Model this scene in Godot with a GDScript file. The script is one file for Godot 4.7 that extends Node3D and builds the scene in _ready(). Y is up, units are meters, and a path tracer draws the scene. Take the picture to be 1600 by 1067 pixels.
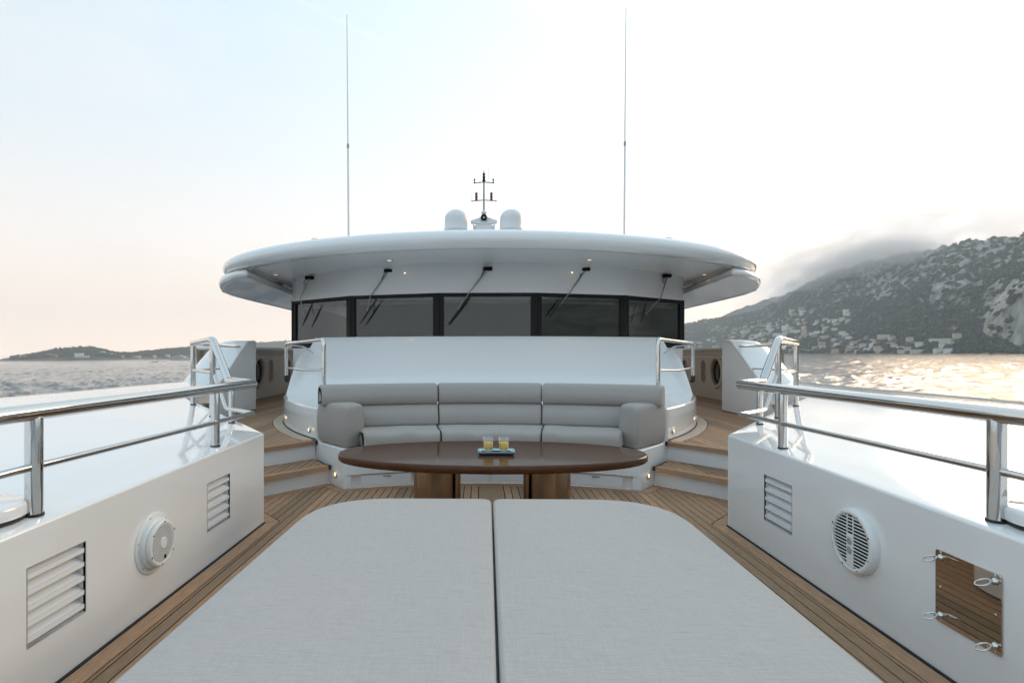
extends Node3D

const CX := 0.097          # the yacht's centre line
var M := {}                # materials by name
var used := {}
var rng := RandomNumberGenerator.new()


func _ready() -> void:
	rng.seed = 7
	set_camera()
	set_sky()
	set_sun()
	make_materials()
	build_sea()
	build_coast()
	build_deck()
	for s in [-1, 1]:
		build_coaming(s)
		build_steps(s)
		build_bulwark(s)
	build_plinth()
	build_cowling()
	build_wheelhouse()
	build_mast()
	for s in [-1, 1]:
		build_railing(s)
		build_handrail(s)
	build_sofa()
	build_table()
	build_sunpads()
	build_wall_fittings()
	build_boats()


# ------------------------------------------------------------------ camera, sky, sun
func set_camera() -> void:
	var cam := Camera3D.new()
	cam.name = "camera"
	cam.projection = Camera3D.PROJECTION_FRUSTUM
	cam.near = 0.05
	cam.far = 20000.0
	cam.size = 0.05 * 1067.0 / 850.0
	cam.frustum_offset = Vector2(0.05 * 66.4 / 850.0, 0.05 * 21.5 / 850.0)   # the lens is shifted a little up and to the right
	cam.position = Vector3(0, 1.27, 0)
	cam.rotation_degrees.y = 1.2
	add_child(cam)
	cam.current = true


func set_sky() -> void:
	var w := 1536
	var h := 768
	var n := FastNoiseLite.new()
	n.seed = 3
	n.noise_type = FastNoiseLite.TYPE_SIMPLEX_SMOOTH
	n.frequency = 1.0
	n.fractal_octaves = 5
	var data := PackedFloat32Array()
	data.resize(w * h * 3)
	var sun := sphere_dir(37.0, 12.0)
	var c0 := sphere_dir(-18.5, 31.8)
	var c1 := sphere_dir(-4.0, 27.6)
	var cn := c0.cross(c1).normalized()
	for j in h:
		var el := 90.0 - (j + 0.5) / h * 180.0
		for i in w:
			var az := wrapf((i + 0.5) / w * 360.0, -180.0, 180.0)
			var d := sphere_dir(az, el)
			var up: float = maxf(d.y, 0.0)
			var e := rad_to_deg(asin(up))
			var g := rad_to_deg(acos(clampf(d.dot(sun), -1.0, 1.0)))
			var low: float = exp(-e / 12.0)
			var away: float = smoothstep(85.0, 140.0, g)      # the half of the sky away from the light is cooler
			var c := (Vector3(0.43, 0.605, 0.73).lerp(Vector3(0.62, 0.84, 1.02), away)).lerp(Vector3(1.50, 1.17, 0.92).lerp(Vector3(1.0, 1.02, 1.04), away), low)
			c += Vector3(0.43, 0.39, 0.34) * exp(-pow(g / 50.0, 2.0))
			c += Vector3(0.16, 0.11, 0.05) * exp(-pow(g / 22.0, 2.0))
			# soft cloud: thin veils everywhere, a grey bank and warm wisps low towards the light
			var p := Vector3(d.x, d.y * 2.6, d.z)
			var v := n.get_noise_3dv(p * 2.2)
			var veil: float = smoothstep(0.0, 0.55, v) * smoothstep(2.0, 14.0, e)
			c = c.lerp(Vector3(0.95, 0.95, 0.96) * (0.72 + 0.5 * exp(-pow(g / 55.0, 2.0))), veil * 0.30)
			# a ragged bank of cloud over the ridge and thin peach wisps above it
			var v2 := n.get_noise_3dv(Vector3(d.x * 5.0, d.y * 11.0, d.z * 5.0))
			var v3 := n.get_noise_3dv(Vector3(d.x * 13.0, d.y * 26.0, d.z * 13.0 + 7.0))
			var top: float = 12.4 + 4.2 * v2 + 2.4 * v3 - 0.12 * absf(az - 34.0)
			var bank: float = smoothstep(top + 1.3, top - 2.2, e) * smoothstep(24.0, 29.0, az + 3.0 * v2) * smoothstep(70.0, 40.0, az)
			c = c.lerp(Vector3(0.80, 0.78, 0.76) * (1.0 + 0.35 * v2 + 0.35 * v3), clampf(bank, 0.0, 1.0) * 0.85)
			var wisp: float = smoothstep(0.02, 0.42, n.get_noise_3dv(Vector3(d.x * 3.0 + 4.0, d.y * 14.0, d.z * 3.0))) * smoothstep(10.0, 14.0, e) * smoothstep(24.0, 17.0, e) * smoothstep(20.0, 40.0, az) * smoothstep(120.0, 70.0, az)
			c = c.lerp(Vector3(0.98, 0.82, 0.68), wisp * 0.75)
			# a thin vapour trail high up
			var off: float = absf(d.dot(cn))
			if off < 0.004 and d.dot(c0) > 0.9:
				var along := (d - c0).dot((c1 - c0).normalized()) / (c1 - c0).length()
				if along > -0.6 and along < 1.1:
					c += Vector3(1, 1, 1) * 0.06 * exp(-pow(off / 0.0014, 2.0))
			var k := (j * w + i) * 3
			data[k] = c.x
			data[k + 1] = c.y
			data[k + 2] = c.z
	var im := Image.create_from_data(w, h, false, Image.FORMAT_RGBF, data.to_byte_array())
	var pan := PanoramaSkyMaterial.new()
	pan.panorama = ImageTexture.create_from_image(im)
	pan.energy_multiplier = 1.0
	var sky := Sky.new()
	sky.sky_material = pan
	var env := Environment.new()
	env.background_mode = Environment.BG_SKY
	env.sky = sky
	env.tonemap_mode = Environment.TONE_MAPPER_LINEAR
	env.tonemap_exposure = 1.34
	env.sdfgi_enabled = true
	env.ssao_enabled = true
	env.ssil_enabled = true
	env.fog_enabled = true
	env.fog_density = 0.00019
	env.fog_light_color = Color(0.985, 0.985, 0.985)
	env.volumetric_fog_enabled = true
	env.volumetric_fog_density = 0.0
	var we := WorldEnvironment.new()
	we.name = "environment"
	we.environment = env
	add_child(we)


func sphere_dir(az: float, el: float) -> Vector3:
	var a := deg_to_rad(az)
	var b := deg_to_rad(el)
	return Vector3(sin(a) * cos(b), sin(b), -cos(a) * cos(b))


func set_sun() -> void:
	var l := DirectionalLight3D.new()
	l.name = "sun"
	l.light_energy = 0.42
	l.light_angular_distance = 30.0
	l.light_color = Color(1.0, 0.87, 0.72)
	l.shadow_enabled = true
	add_child(l)
	l.look_at_from_position(sphere_dir(50.0, 17.0) * 10.0, Vector3.ZERO, Vector3.UP)


# ------------------------------------------------------------------ materials
func lin(r: float, g: float, b: float) -> Color:
	return Color(r, g, b).linear_to_srgb()


func mat(called: String, c: Color, rough: float, metal := 0.0) -> StandardMaterial3D:
	var m := StandardMaterial3D.new()
	m.resource_name = called
	m.albedo_color = c
	m.roughness = rough
	m.metallic = metal
	M[called] = m
	return m


func noise_tex(sd: int, freq: float, colors: Array, octaves := 5, as_normal := false, size := 512) -> NoiseTexture2D:
	var n := FastNoiseLite.new()
	n.seed = sd
	n.frequency = freq
	n.fractal_octaves = octaves
	var t := NoiseTexture2D.new()
	t.width = size
	t.height = size
	t.seamless = true
	t.noise = n
	if as_normal:
		t.as_normal_map = true
		t.bump_strength = 4.0
	elif colors.size():
		var g := Gradient.new()
		g.offsets = PackedFloat32Array()
		g.colors = PackedColorArray()
		var offs := PackedFloat32Array()
		var cols := PackedColorArray()
		for k in colors.size():
			offs.append(float(k) / (colors.size() - 1))
			cols.append(colors[k])
		g.offsets = offs
		g.colors = cols
		t.color_ramp = g
	return t


func linen_tex(sd: int, strength: float) -> ImageTexture:
	var r := RandomNumberGenerator.new()
	r.seed = sd
	var n := 640
	var v := PackedFloat32Array()
	v.resize(n * n)
	for k in n * n:
		v[k] = r.randf_range(-0.35, 0.35)
	for q in 15000:
		var hor := r.randf() < 0.72
		var x := r.randi() % n
		var y := r.randi() % n
		var le := 14 + r.randi() % 90
		var a := r.randf_range(-0.5, 0.5)
		for t in le:
			var kx := (x + t) % n if hor else x
			var ky := y if hor else (y + t) % n
			v[ky * n + kx] += a
	var bytes := PackedByteArray()
	bytes.resize(n * n * 3)
	for k in n * n:
		var b := int(clampf(0.86 + v[k] * strength, 0.0, 1.0) * 255.0)
		bytes[k * 3] = b
		bytes[k * 3 + 1] = b
		bytes[k * 3 + 2] = b
	return ImageTexture.create_from_image(Image.create_from_data(n, n, false, Image.FORMAT_RGB8, bytes))


func triplanar(m: StandardMaterial3D, scale: Vector3, offset := Vector3.ZERO) -> void:
	m.uv1_triplanar = true
	m.uv1_world_triplanar = true
	m.uv1_scale = scale
	m.uv1_offset = offset


func make_materials() -> void:
	var w := mat("white", lin(0.80, 0.80, 0.79), 0.10)
	w.clearcoat_enabled = true
	w.clearcoat = 0.6
	w.clearcoat_roughness = 0.03
	var ws := mat("white_satin", lin(0.78, 0.78, 0.775), 0.32)
	ws.clearcoat_enabled = false
	mat("steel_teak_reflection", lin(0.36, 0.25, 0.16), 0.22, 1.0)  # pedestal steel; reflected teak and shade under the table put into its brown
	mat("cream", lin(0.60, 0.54, 0.46), 0.45)
	var st := mat("steel", lin(0.64, 0.635, 0.62), 0.06, 1.0)
	st.roughness_texture = noise_tex(5, 0.02, [Color(0.55, 0.55, 0.55), Color(1, 1, 1)], 3, false, 256)
	triplanar(st, Vector3(3, 3, 3))
	mat("mirror", lin(0.56, 0.50, 0.44), 0.025, 1.0)
	mat("black", lin(0.010, 0.010, 0.011), 0.7).metallic_specular = 0.25
	mat("frame", lin(0.012, 0.012, 0.013), 0.40).metallic_specular = 0.3
	mat("rubber", lin(0.02, 0.02, 0.021), 0.7)
	mat("plastic", lin(0.74, 0.74, 0.72), 0.35)
	mat("grey_plastic", lin(0.33, 0.34, 0.35), 0.45)
	mat("yellow", lin(0.62, 0.42, 0.03), 0.6)
	mat("dark_red", lin(0.16, 0.012, 0.015), 0.2)
	mat("wiper_metal", lin(0.30, 0.30, 0.30), 0.35, 0.8)
	# teak: weathered boards in several tones, grain running fore and aft
	for k in 6:
		var f: float = [1.0, 0.80, 1.16, 0.90, 1.08, 0.72][k]
		var g: float = [1.0, 1.02, 0.97, 1.03, 0.96, 1.04][k]
		var m := mat("teak%d" % k, Color.WHITE, 0.62)
		m.albedo_texture = noise_tex(20 + k, 0.018, [lin(0.19 * f, 0.110 * f * g, 0.062 * f * g), lin(0.44 * f, 0.265 * f * g, 0.152 * f * g), lin(0.30 * f, 0.178 * f * g, 0.102 * f * g), lin(0.56 * f, 0.355 * f * g, 0.215 * f * g)], 4)
		triplanar(m, Vector3(6.5, 6.5, 0.45), Vector3(0.13 * k, 0.0, 0.37 * k))
		m.heightmap_enabled = false
	for k in 2:
		var m := mat("teak_cross%d" % k, Color.WHITE, 0.6)
		m.albedo_texture = M["teak%d" % (k * 2)].albedo_texture
		triplanar(m, Vector3(2.4, 6.5, 2.4), Vector3(0.2 * k, 0, 0))
	var lt := mat("teak_pale", Color.WHITE, 0.6)
	lt.albedo_texture = noise_tex(41, 0.02, [lin(0.42, 0.32, 0.235), lin(0.54, 0.43, 0.33), lin(0.47, 0.36, 0.265)], 4)
	triplanar(lt, Vector3(4, 6, 0.8))
	var tb := mat("table_wood", Color.WHITE, 0.07)
	tb.metallic_specular = 0.35
	tb.albedo_texture = noise_tex(52, 0.016, [lin(0.034, 0.012, 0.005), lin(0.100, 0.037, 0.014), lin(0.055, 0.019, 0.007), lin(0.140, 0.054, 0.022)], 4)
	triplanar(tb, Vector3(0.35, 7.0, 6.0))
	var pd := mat("linen", lin(0.60, 0.56, 0.53), 0.92)
	pd.albedo_texture = linen_tex(3, 0.075)
	triplanar(pd, Vector3(2.4, 2.4, 2.4))
	pd.rim_enabled = true
	pd.rim = 0.25
	var sf := mat("upholstery", lin(0.49, 0.45, 0.415), 0.95)
	sf.albedo_texture = linen_tex(4, 0.075)
	triplanar(sf, Vector3(3.1, 3.1, 3.1))
	sf.rim_enabled = true
	sf.rim = 0.35
	mat("piping", lin(0.33, 0.32, 0.315), 0.9)
	var gl := mat("window_glass", lin(0.020, 0.032, 0.026), 0.012)
	gl.transparency = BaseMaterial3D.TRANSPARENCY_ALPHA
	gl.albedo_color.a = 0.52
	gl.metallic_specular = 0.8
	var tg := mat("tumbler_glass", Color(0.9, 0.92, 0.9, 0.07), 0.02)
	tg.transparency = BaseMaterial3D.TRANSPARENCY_ALPHA
	var dr := mat("drink", lin(0.90, 0.56, 0.0), 0.04)
	dr.transparency = BaseMaterial3D.TRANSPARENCY_ALPHA
	dr.albedo_color.a = 0.93
	mat("ice", Color(0.98, 0.9, 0.5, 0.4), 0.1).transparency = BaseMaterial3D.TRANSPARENCY_ALPHA
	mat("tray", lin(0.40, 0.58, 0.62), 0.12)
	mat("interior", lin(0.14, 0.18, 0.135), 0.7)
	mat("interior_pale", lin(0.72, 0.78, 0.73), 0.6)
	mat("interior_wood", lin(0.16, 0.09, 0.05), 0.4)
	mat("blind", lin(0.30, 0.33, 0.30), 0.8)
	var lamp := mat("lamp", lin(1.0, 0.86, 0.62), 0.3)
	lamp.emission_enabled = true
	lamp.emission = Color(1.0, 0.84, 0.58)
	lamp.emission_energy_multiplier = 1.1
	var sea := mat("sea", lin(0.016, 0.040, 0.054), 0.11)
	sea.normal_enabled = true
	sea.normal_texture = noise_tex(71, 0.02, [], 5, true)
	sea.normal_scale = 1.0
	triplanar(sea, Vector3(0.16, 0.16, 0.16))
	var land := mat("land", Color.WHITE, 0.95)
	land.vertex_color_use_as_albedo = true
	var lf := mat("leaf", Color.WHITE, 0.95)
	lf.vertex_color_use_as_albedo = true
	mat("wall_cream", lin(0.62, 0.54, 0.43), 0.9)
	mat("wall_white", lin(0.74, 0.71, 0.66), 0.9)
	mat("wall_ochre", lin(0.55, 0.40, 0.27), 0.9)
	mat("wall_rose", lin(0.52, 0.36, 0.29), 0.9)
	mat("tiles", lin(0.34, 0.17, 0.10), 0.9)
	mat("tiles_grey", lin(0.38, 0.33, 0.29), 0.9)
	mat("pane_far", lin(0.06, 0.07, 0.08), 0.3)


# ------------------------------------------------------------------ nodes
func numbered(called: String) -> String:
	if not used.has(called):
		used[called] = 0
		return called
	used[called] += 1
	return "%s_%03d" % [called, used[called]]


func tag(o: Node, label := "", category := "", group := "", kind := "") -> Node:
	if label:
		o.set_meta("label", label)
	if category:
		o.set_meta("category", category)
	if group:
		o.set_meta("group", group)
	if kind:
		o.set_meta("kind", kind)
	return o


func thing(called: String, label: String, category: String, group := "", at := Vector3.ZERO) -> Node3D:
	var o := Node3D.new()
	o.name = numbered(called)
	o.position = at
	add_child(o)
	tag(o, label, category, group)
	return o


func start() -> SurfaceTool:
	var st := SurfaceTool.new()
	st.begin(Mesh.PRIMITIVE_TRIANGLES)
	return st


func put(st: SurfaceTool, called: String, m: String, parent: Node) -> MeshInstance3D:
	st.generate_normals()
	var o := MeshInstance3D.new()
	o.mesh = st.commit()
	o.material_override = M[m]
	if parent == self:
		o.name = numbered(called)
		add_child(o)
	else:
		o.name = called
		parent.add_child(o, true)
		if parent is Node3D and parent.get_parent() == self:
			o.position = -parent.position
		elif parent is Node3D and parent.get_parent() != self:
			o.position = Vector3.ZERO
	return o


# ------------------------------------------------------------------ shapes (x to starboard, y up, d forward of the lens: z = -d)
func P(x: float, y: float, d: float) -> Vector3:
	return Vector3(x, y, -d)


func tri(st: SurfaceTool, a: Vector3, b: Vector3, c: Vector3) -> void:
	st.add_vertex(a)
	st.add_vertex(b)
	st.add_vertex(c)


func quad(st: SurfaceTool, a: Vector3, b: Vector3, c: Vector3, d: Vector3, g := -1) -> void:
	st.set_smooth_group(g)
	tri(st, a, b, c)
	tri(st, a, c, d)


func loft(st: SurfaceTool, rows: Array, closed := false, g := 1) -> void:
	st.set_smooth_group(g)
	for r in rows.size() - 1:
		var A: PackedVector3Array = rows[r]
		var B: PackedVector3Array = rows[r + 1]
		var n := A.size()
		for k in (n if closed else n - 1):
			var q := (k + 1) % n
			if A[k].distance_squared_to(A[q]) > 1e-14:
				tri(st, A[k], A[q], B[q])
			if B[k].distance_squared_to(B[q]) > 1e-14:
				tri(st, A[k], B[q], B[k])


func fan(st: SurfaceTool, ring: PackedVector3Array, g := -1) -> void:
	st.set_smooth_group(g)
	var c := Vector3.ZERO
	for p in ring:
		c += p
	c /= ring.size()
	for k in ring.size():
		tri(st, c, ring[k], ring[(k + 1) % ring.size()])


func box(st: SurfaceTool, lo: Vector3, hi: Vector3, bev := 0.004, tf := Transform3D.IDENTITY) -> void:
	# a chamfered box
	var c := (lo + hi) / 2.0
	var h := (hi - lo).abs() / 2.0
	var b: float = minf(bev, minf(h.x, minf(h.y, h.z)) * 0.8)
	var rings := []
	for lay in [[-h.y, b], [-h.y + b, 0.0], [h.y - b, 0.0], [h.y, b]]:
		var i: float = lay[1]
		var y: float = lay[0]
		var ring := PackedVector3Array()
		for s in [[1, 1], [-1, 1], [-1, -1], [1, -1]]:
			var ax: float = s[0] * (h.x - i)
			var az: float = s[1] * (h.z - i)
			if s[0] * s[1] > 0:
				ring.append(tf * (c + Vector3(ax, y, az - s[1] * b * (1.0 if i == 0.0 else 0.4))))
				ring.append(tf * (c + Vector3(ax - s[0] * b * (1.0 if i == 0.0 else 0.4), y, az)))
			else:
				ring.append(tf * (c + Vector3(ax - s[0] * b * (1.0 if i == 0.0 else 0.4), y, az)))
				ring.append(tf * (c + Vector3(ax, y, az - s[1] * b * (1.0 if i == 0.0 else 0.4))))
		rings.append(ring)
	loft(st, rings, true, -1)
	fan(st, rings[0])
	fan(st, rings[3])


func tube(st: SurfaceTool, path: Array, r, seg := 14, cap := true) -> void:
	var rows := []
	var up := Vector3.UP
	var last := Vector3.ZERO
	for k in path.size():
		var p: Vector3 = path[k]
		var t := Vector3.ZERO
		if k > 0:
			t += (p - path[k - 1]).normalized()
		if k < path.size() - 1:
			t += (path[k + 1] - p).normalized()
		t = t.normalized()
		if k == 0:
			up = Vector3.UP if absf(t.y) < 0.9 else Vector3.RIGHT
		var u := (up - t * up.dot(t)).normalized()
		up = u
		var v := t.cross(u)
		var rr: float = r[k] if r is Array else r
		var stretch := 1.0
		var ring := PackedVector3Array()
		for q in seg:
			var a := TAU * q / seg
			ring.append(p + (u * cos(a) + v * sin(a)) * rr * stretch)
		rows.append(ring)
		last = t
	loft(st, rows, true, 1)
	if cap:
		fan(st, rows[0])
		fan(st, rows[-1])


func bend(pts: Array, r: float, n := 6) -> Array:
	# the same path with rounded corners
	var out := [pts[0]]
	for k in range(1, pts.size() - 1):
		var p: Vector3 = pts[k]
		var a: Vector3 = pts[k - 1] - p
		var b: Vector3 = pts[k + 1] - p
		var rr: float = minf(r, minf(a.length(), b.length()) * 0.45)
		var p0 := p + a.normalized() * rr
		var p2 := p + b.normalized() * rr
		for q in n + 1:
			var t := float(q) / n
			out.append(p0.lerp(p, t).lerp(p.lerp(p2, t), t))
	out.append(pts[-1])
	return out


func lathe(st: SurfaceTool, prof: Array, tf: Transform3D, seg := 28, caps := true, g := 1) -> void:
	# prof: [radius, height] pairs, turned round tf's y axis
	var rows := []
	for p in prof:
		var ring := PackedVector3Array()
		for q in seg:
			var a := TAU * q / seg
			ring.append(tf * Vector3(p[0] * cos(a), p[1], p[0] * sin(a)))
		rows.append(ring)
	loft(st, rows, true, g)
	if caps:
		if prof[0][0] > 0.0005:
			fan(st, rows[0])
		if prof[-1][0] > 0.0005:
			fan(st, rows[-1])


func axis_tf(at: Vector3, axis: Vector3) -> Transform3D:
	# a frame whose y axis is axis
	var y := axis.normalized()
	var x := (Vector3.UP if absf(y.y) < 0.9 else Vector3.RIGHT).cross(y).normalized()
	return Transform3D(Basis(x, y, x.cross(y)), at)


func inset(poly: PackedVector2Array, w: float) -> PackedVector2Array:
	# moves every corner inwards by about w
	var n := poly.size()
	var area := 0.0
	for k in n:
		area += poly[k].cross(poly[(k + 1) % n])
	var s := 1.0 if area > 0 else -1.0
	var out := PackedVector2Array()
	for k in n:
		var a := (poly[k] - poly[(k + n - 1) % n]).normalized()
		var b := (poly[(k + 1) % n] - poly[k]).normalized()
		var na := Vector2(-a.y, a.x) * s
		var nb := Vector2(-b.y, b.x) * s
		var m := na + nb
		m = m.normalized() / maxf(0.45, m.normalized().dot(na))
		out.append(poly[k] + m * w)
	return out


func ring_of(poly: PackedVector2Array, y: float) -> PackedVector3Array:
	var r := PackedVector3Array()
	for p in poly:
		r.append(P(p.x, y, p.y))
	return r


func cap(st: SurfaceTool, poly: PackedVector2Array, y: float, g := -1) -> void:
	st.set_smooth_group(g)
	var t := Geometry2D.triangulate_polygon(poly)
	for k in range(0, t.size(), 3):
		tri(st, P(poly[t[k]].x, y, poly[t[k]].y), P(poly[t[k + 1]].x, y, poly[t[k + 1]].y), P(poly[t[k + 2]].x, y, poly[t[k + 2]].y))


func prism(st: SurfaceTool, poly: PackedVector2Array, y0: float, y1: float, bev := 0.0, side := -1) -> void:
	# poly in (x, d); upright walls, the upper edge chamfered or rounded
	var rows := [ring_of(poly, y0)]
	var top := poly
	if bev > 0.0:
		rows.append(ring_of(poly, y1 - bev * 1.6))
		for q in 5:
			var a := PI / 2 * q / 4
			top = inset(poly, bev * (1.0 - cos(a)))
			rows.append(ring_of(top, y1 - bev + bev * sin(a)))
	else:
		rows.append(ring_of(poly, y1))
	loft(st, rows, true, side)
	cap(st, top, y1)
	cap(st, poly, y0)


func rounded(poly: Array, r, n := 5) -> PackedVector2Array:
	var out := PackedVector2Array()
	var m := poly.size()
	for k in m:
		var p: Vector2 = poly[k]
		var a: Vector2 = poly[(k + m - 1) % m] - p
		var b: Vector2 = poly[(k + 1) % m] - p
		var want: float = r[k] if r is Array else r
		var rr: float = minf(want, minf(a.length(), b.length()) * 0.48)
		if rr < 0.001:
			out.append(p)
			continue
		var p0 := p + a.normalized() * rr
		var p2 := p + b.normalized() * rr
		for q in n + 1:
			var t := float(q) / n
			out.append(p0.lerp(p, t).lerp(p.lerp(p2, t), t))
	return out


func mirrored(poly: Array, s: int) -> PackedVector2Array:
	# (distance from the centre line, d) to (x, d) on side s
	var out := PackedVector2Array()
	for p in poly:
		out.append(Vector2(CX + s * p.x, p.y))
	return out


func rect(a0: float, a1: float, d0: float, d1: float) -> PackedVector2Array:
	return PackedVector2Array([Vector2(a0, d0), Vector2(a1, d0), Vector2(a1, d1), Vector2(a0, d1)])


func spline(pts: Array, n: int) -> Array:
	# a smooth curve through Vector2 points
	var out := []
	for k in pts.size() - 1:
		var p0: Vector2 = pts[maxi(k - 1, 0)]
		var p1: Vector2 = pts[k]
		var p2: Vector2 = pts[k + 1]
		var p3: Vector2 = pts[mini(k + 2, pts.size() - 1)]
		for q in n:
			out.append(p1.cubic_interpolate(p2, p0, p3, float(q) / n))
	out.append(pts[-1])
	return out


func ramp(pts: Array, x: float) -> float:
	# piecewise linear through [x, y] pairs
	if x <= pts[0][0]:
		return pts[0][1]
	for k in pts.size() - 1:
		if x <= pts[k + 1][0]:
			return lerpf(pts[k][1], pts[k + 1][1], (x - pts[k][0]) / (pts[k + 1][0] - pts[k][0]))
	return pts[-1][1]


# ------------------------------------------------------------------ sea and coast
func sea_level(x: float, z: float) -> float:
	# the yacht heels a little, so the water lies aslant to her decks
	return -5.5 + 0.0098 * x - 0.0014 * z


func bearing(az: float) -> float:
	return deg_to_rad(az + 0.84 * pow(cos(deg_to_rad(az)), 2.0) - 1.2 * pow(sin(deg_to_rad(az)), 2.0))


func build_sea() -> void:
	var azs := PackedFloat32Array()
	var a := -180.0
	while a < 180.0:
		azs.append(a)
		var fine := (a >= -58.0 and a < -14.0) or (a >= 14.0 and a < 66.0)
		a += 0.13 if fine else (1.0 if absf(a) < 70.0 else 4.0)
	azs.append(180.0)
	var rs := PackedFloat32Array()
	var r := 9.0
	while r < 4300.0:
		rs.append(r)
		r *= 1.014 if r > 45.0 and r < 1300.0 else 1.16
	rs.append(4300.0)
	var n := FastNoiseLite.new()
	n.seed = 11
	n.frequency = 0.085
	n.fractal_octaves = 4
	n.fractal_gain = 0.55
	n.noise_type = FastNoiseLite.TYPE_SIMPLEX_SMOOTH
	var n2 := FastNoiseLite.new()
	n2.seed = 12
	n2.frequency = 0.012
	n2.fractal_octaves = 2
	var pos := PackedVector3Array()
	var nor := PackedVector3Array()
	var idx := PackedInt32Array()
	var w := azs.size()
	for j in rs.size():
		var rr := rs[j]
		var amp: float = 0.95 * smoothstep(2600.0, 600.0, rr)
		for i in w:
			var t := deg_to_rad(azs[i])
			var x := sin(t) * rr
			var z := -cos(t) * rr
			var h := 0.0
			if amp > 0.0:
				# wind waves, long across the wind, sharper at the crests
				var q := n.get_noise_2d(x * 1.0 + z * 0.35, (z - x * 0.35) * 1.5)
				h = amp * (0.75 + 0.6 * n2.get_noise_2d(x, z)) * (q + 0.5 * (absf(q) - 0.25))
			pos.append(Vector3(x, sea_level(x, z) + h, z))
	for j in rs.size() - 1:
		for i in w - 1:
			var k := j * w + i
			idx.append_array([k, k + w + 1, k + 1, k, k + w, k + w + 1])
	nor.resize(pos.size())
	for j in rs.size():
		for i in w:
			var k := j * w + i
			var du := pos[j * w + mini(i + 1, w - 1)] - pos[j * w + maxi(i - 1, 0)]
			var dv := pos[mini(j + 1, rs.size() - 1) * w + i] - pos[maxi(j - 1, 0) * w + i]
			var nn := dv.cross(du).normalized()
			nor[k] = nn if nn.y > 0 else -nn
	var arr := []
	arr.resize(Mesh.ARRAY_MAX)
	arr[Mesh.ARRAY_VERTEX] = pos
	arr[Mesh.ARRAY_NORMAL] = nor
	arr[Mesh.ARRAY_INDEX] = idx
	var me := ArrayMesh.new()
	me.add_surface_from_arrays(Mesh.PRIMITIVE_TRIANGLES, arr)
	var o := MeshInstance3D.new()
	o.mesh = me
	o.material_override = M["sea"]
	o.name = "water"
	add_child(o)
	tag(o, "rippled open sea round the yacht", "sea", "", "structure")


# ridge, shore: [azimuth, value]; heights as a share of the range
var ridge := [[12.0, 0.012], [17.0, 0.038], [19.6, 0.0488], [21.7, 0.0560], [23.4, 0.0585], [26.6, 0.0680], [29.0, 0.0945], [31.2, 0.1150], [34.6, 0.1330], [38.3, 0.1430], [40.7, 0.1470], [42.0, 0.1505], [44.5, 0.147], [60.0, 0.165], [80.0, 0.18], [105.0, 0.20], [125.0, 0.18], [140.0, 0.115], [150.0, 0.07], [162.0, 0.03], [174.0, 0.0]]
var ridge_range := [[12.0, 3900.0], [19.0, 3700.0], [26.0, 3300.0], [31.0, 2900.0], [38.0, 2400.0], [45.0, 2050.0], [60.0, 1900.0], [150.0, 2600.0]]
var shore_range := [[12.0, 3200.0], [19.0, 2800.0], [26.0, 2100.0], [31.0, 1700.0], [38.0, 1400.0], [45.0, 1180.0], [60.0, 1050.0], [150.0, 1500.0]]
var house_spots := {}
var rock_noise := FastNoiseLite.new()
var bump_noise := FastNoiseLite.new()
var fine_noise := FastNoiseLite.new()


func slope_point(az: float, t: float) -> Vector3:
	var r0: float = ramp(shore_range, az)
	var r1: float = ramp(ridge_range, az)
	var r := lerpf(r0, r1, t)
	var x := sin(bearing(az)) * r
	var z := -cos(bearing(az)) * r
	var big: float = ramp(ridge, az) * r1
	var s: float = 0.0
	if t <= 1.0:
		var apron: float = smoothstep(27.0, 44.0, az)
		s = 0.20 * t + lerpf(0.80, 0.80, apron) * pow(t, lerpf(1.5, 1.35, apron))
		# the bare crag above the coast road
		var crag: float = smoothstep(41.6, 42.6, az) * smoothstep(0.07, 0.15, t) 
		s += crag * 0.26 * smoothstep(0.75, 0.18, t) * clampf((az - 41.6) / 3.0, 0.0, 1.0)
		var crag2: float = smoothstep(38.9, 39.4, az) * smoothstep(41.9, 41.2, az) * smoothstep(0.40, 0.47, t)
		s += crag2 * 0.07 * smoothstep(0.9, 0.5, t)
	else:
		s = 1.0 - (t - 1.0) * 1.6
	var y := s * big
	var e: float = smoothstep(0.0, 0.12, t) * big
	var rn: float = absf(bump_noise.get_noise_2d(x, z))
	y += e * (0.16 * (0.28 - rn) * smoothstep(1.05, 0.8, t) + 0.05 * rock_noise.get_noise_2d(x * 1.7, z * 1.7) * smoothstep(1.1, 0.92, t))
	y += 5.0 * fine_noise.get_noise_2d(x, z) * smoothstep(0.02, 0.1, t)
	return Vector3(x, y, z)


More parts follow.
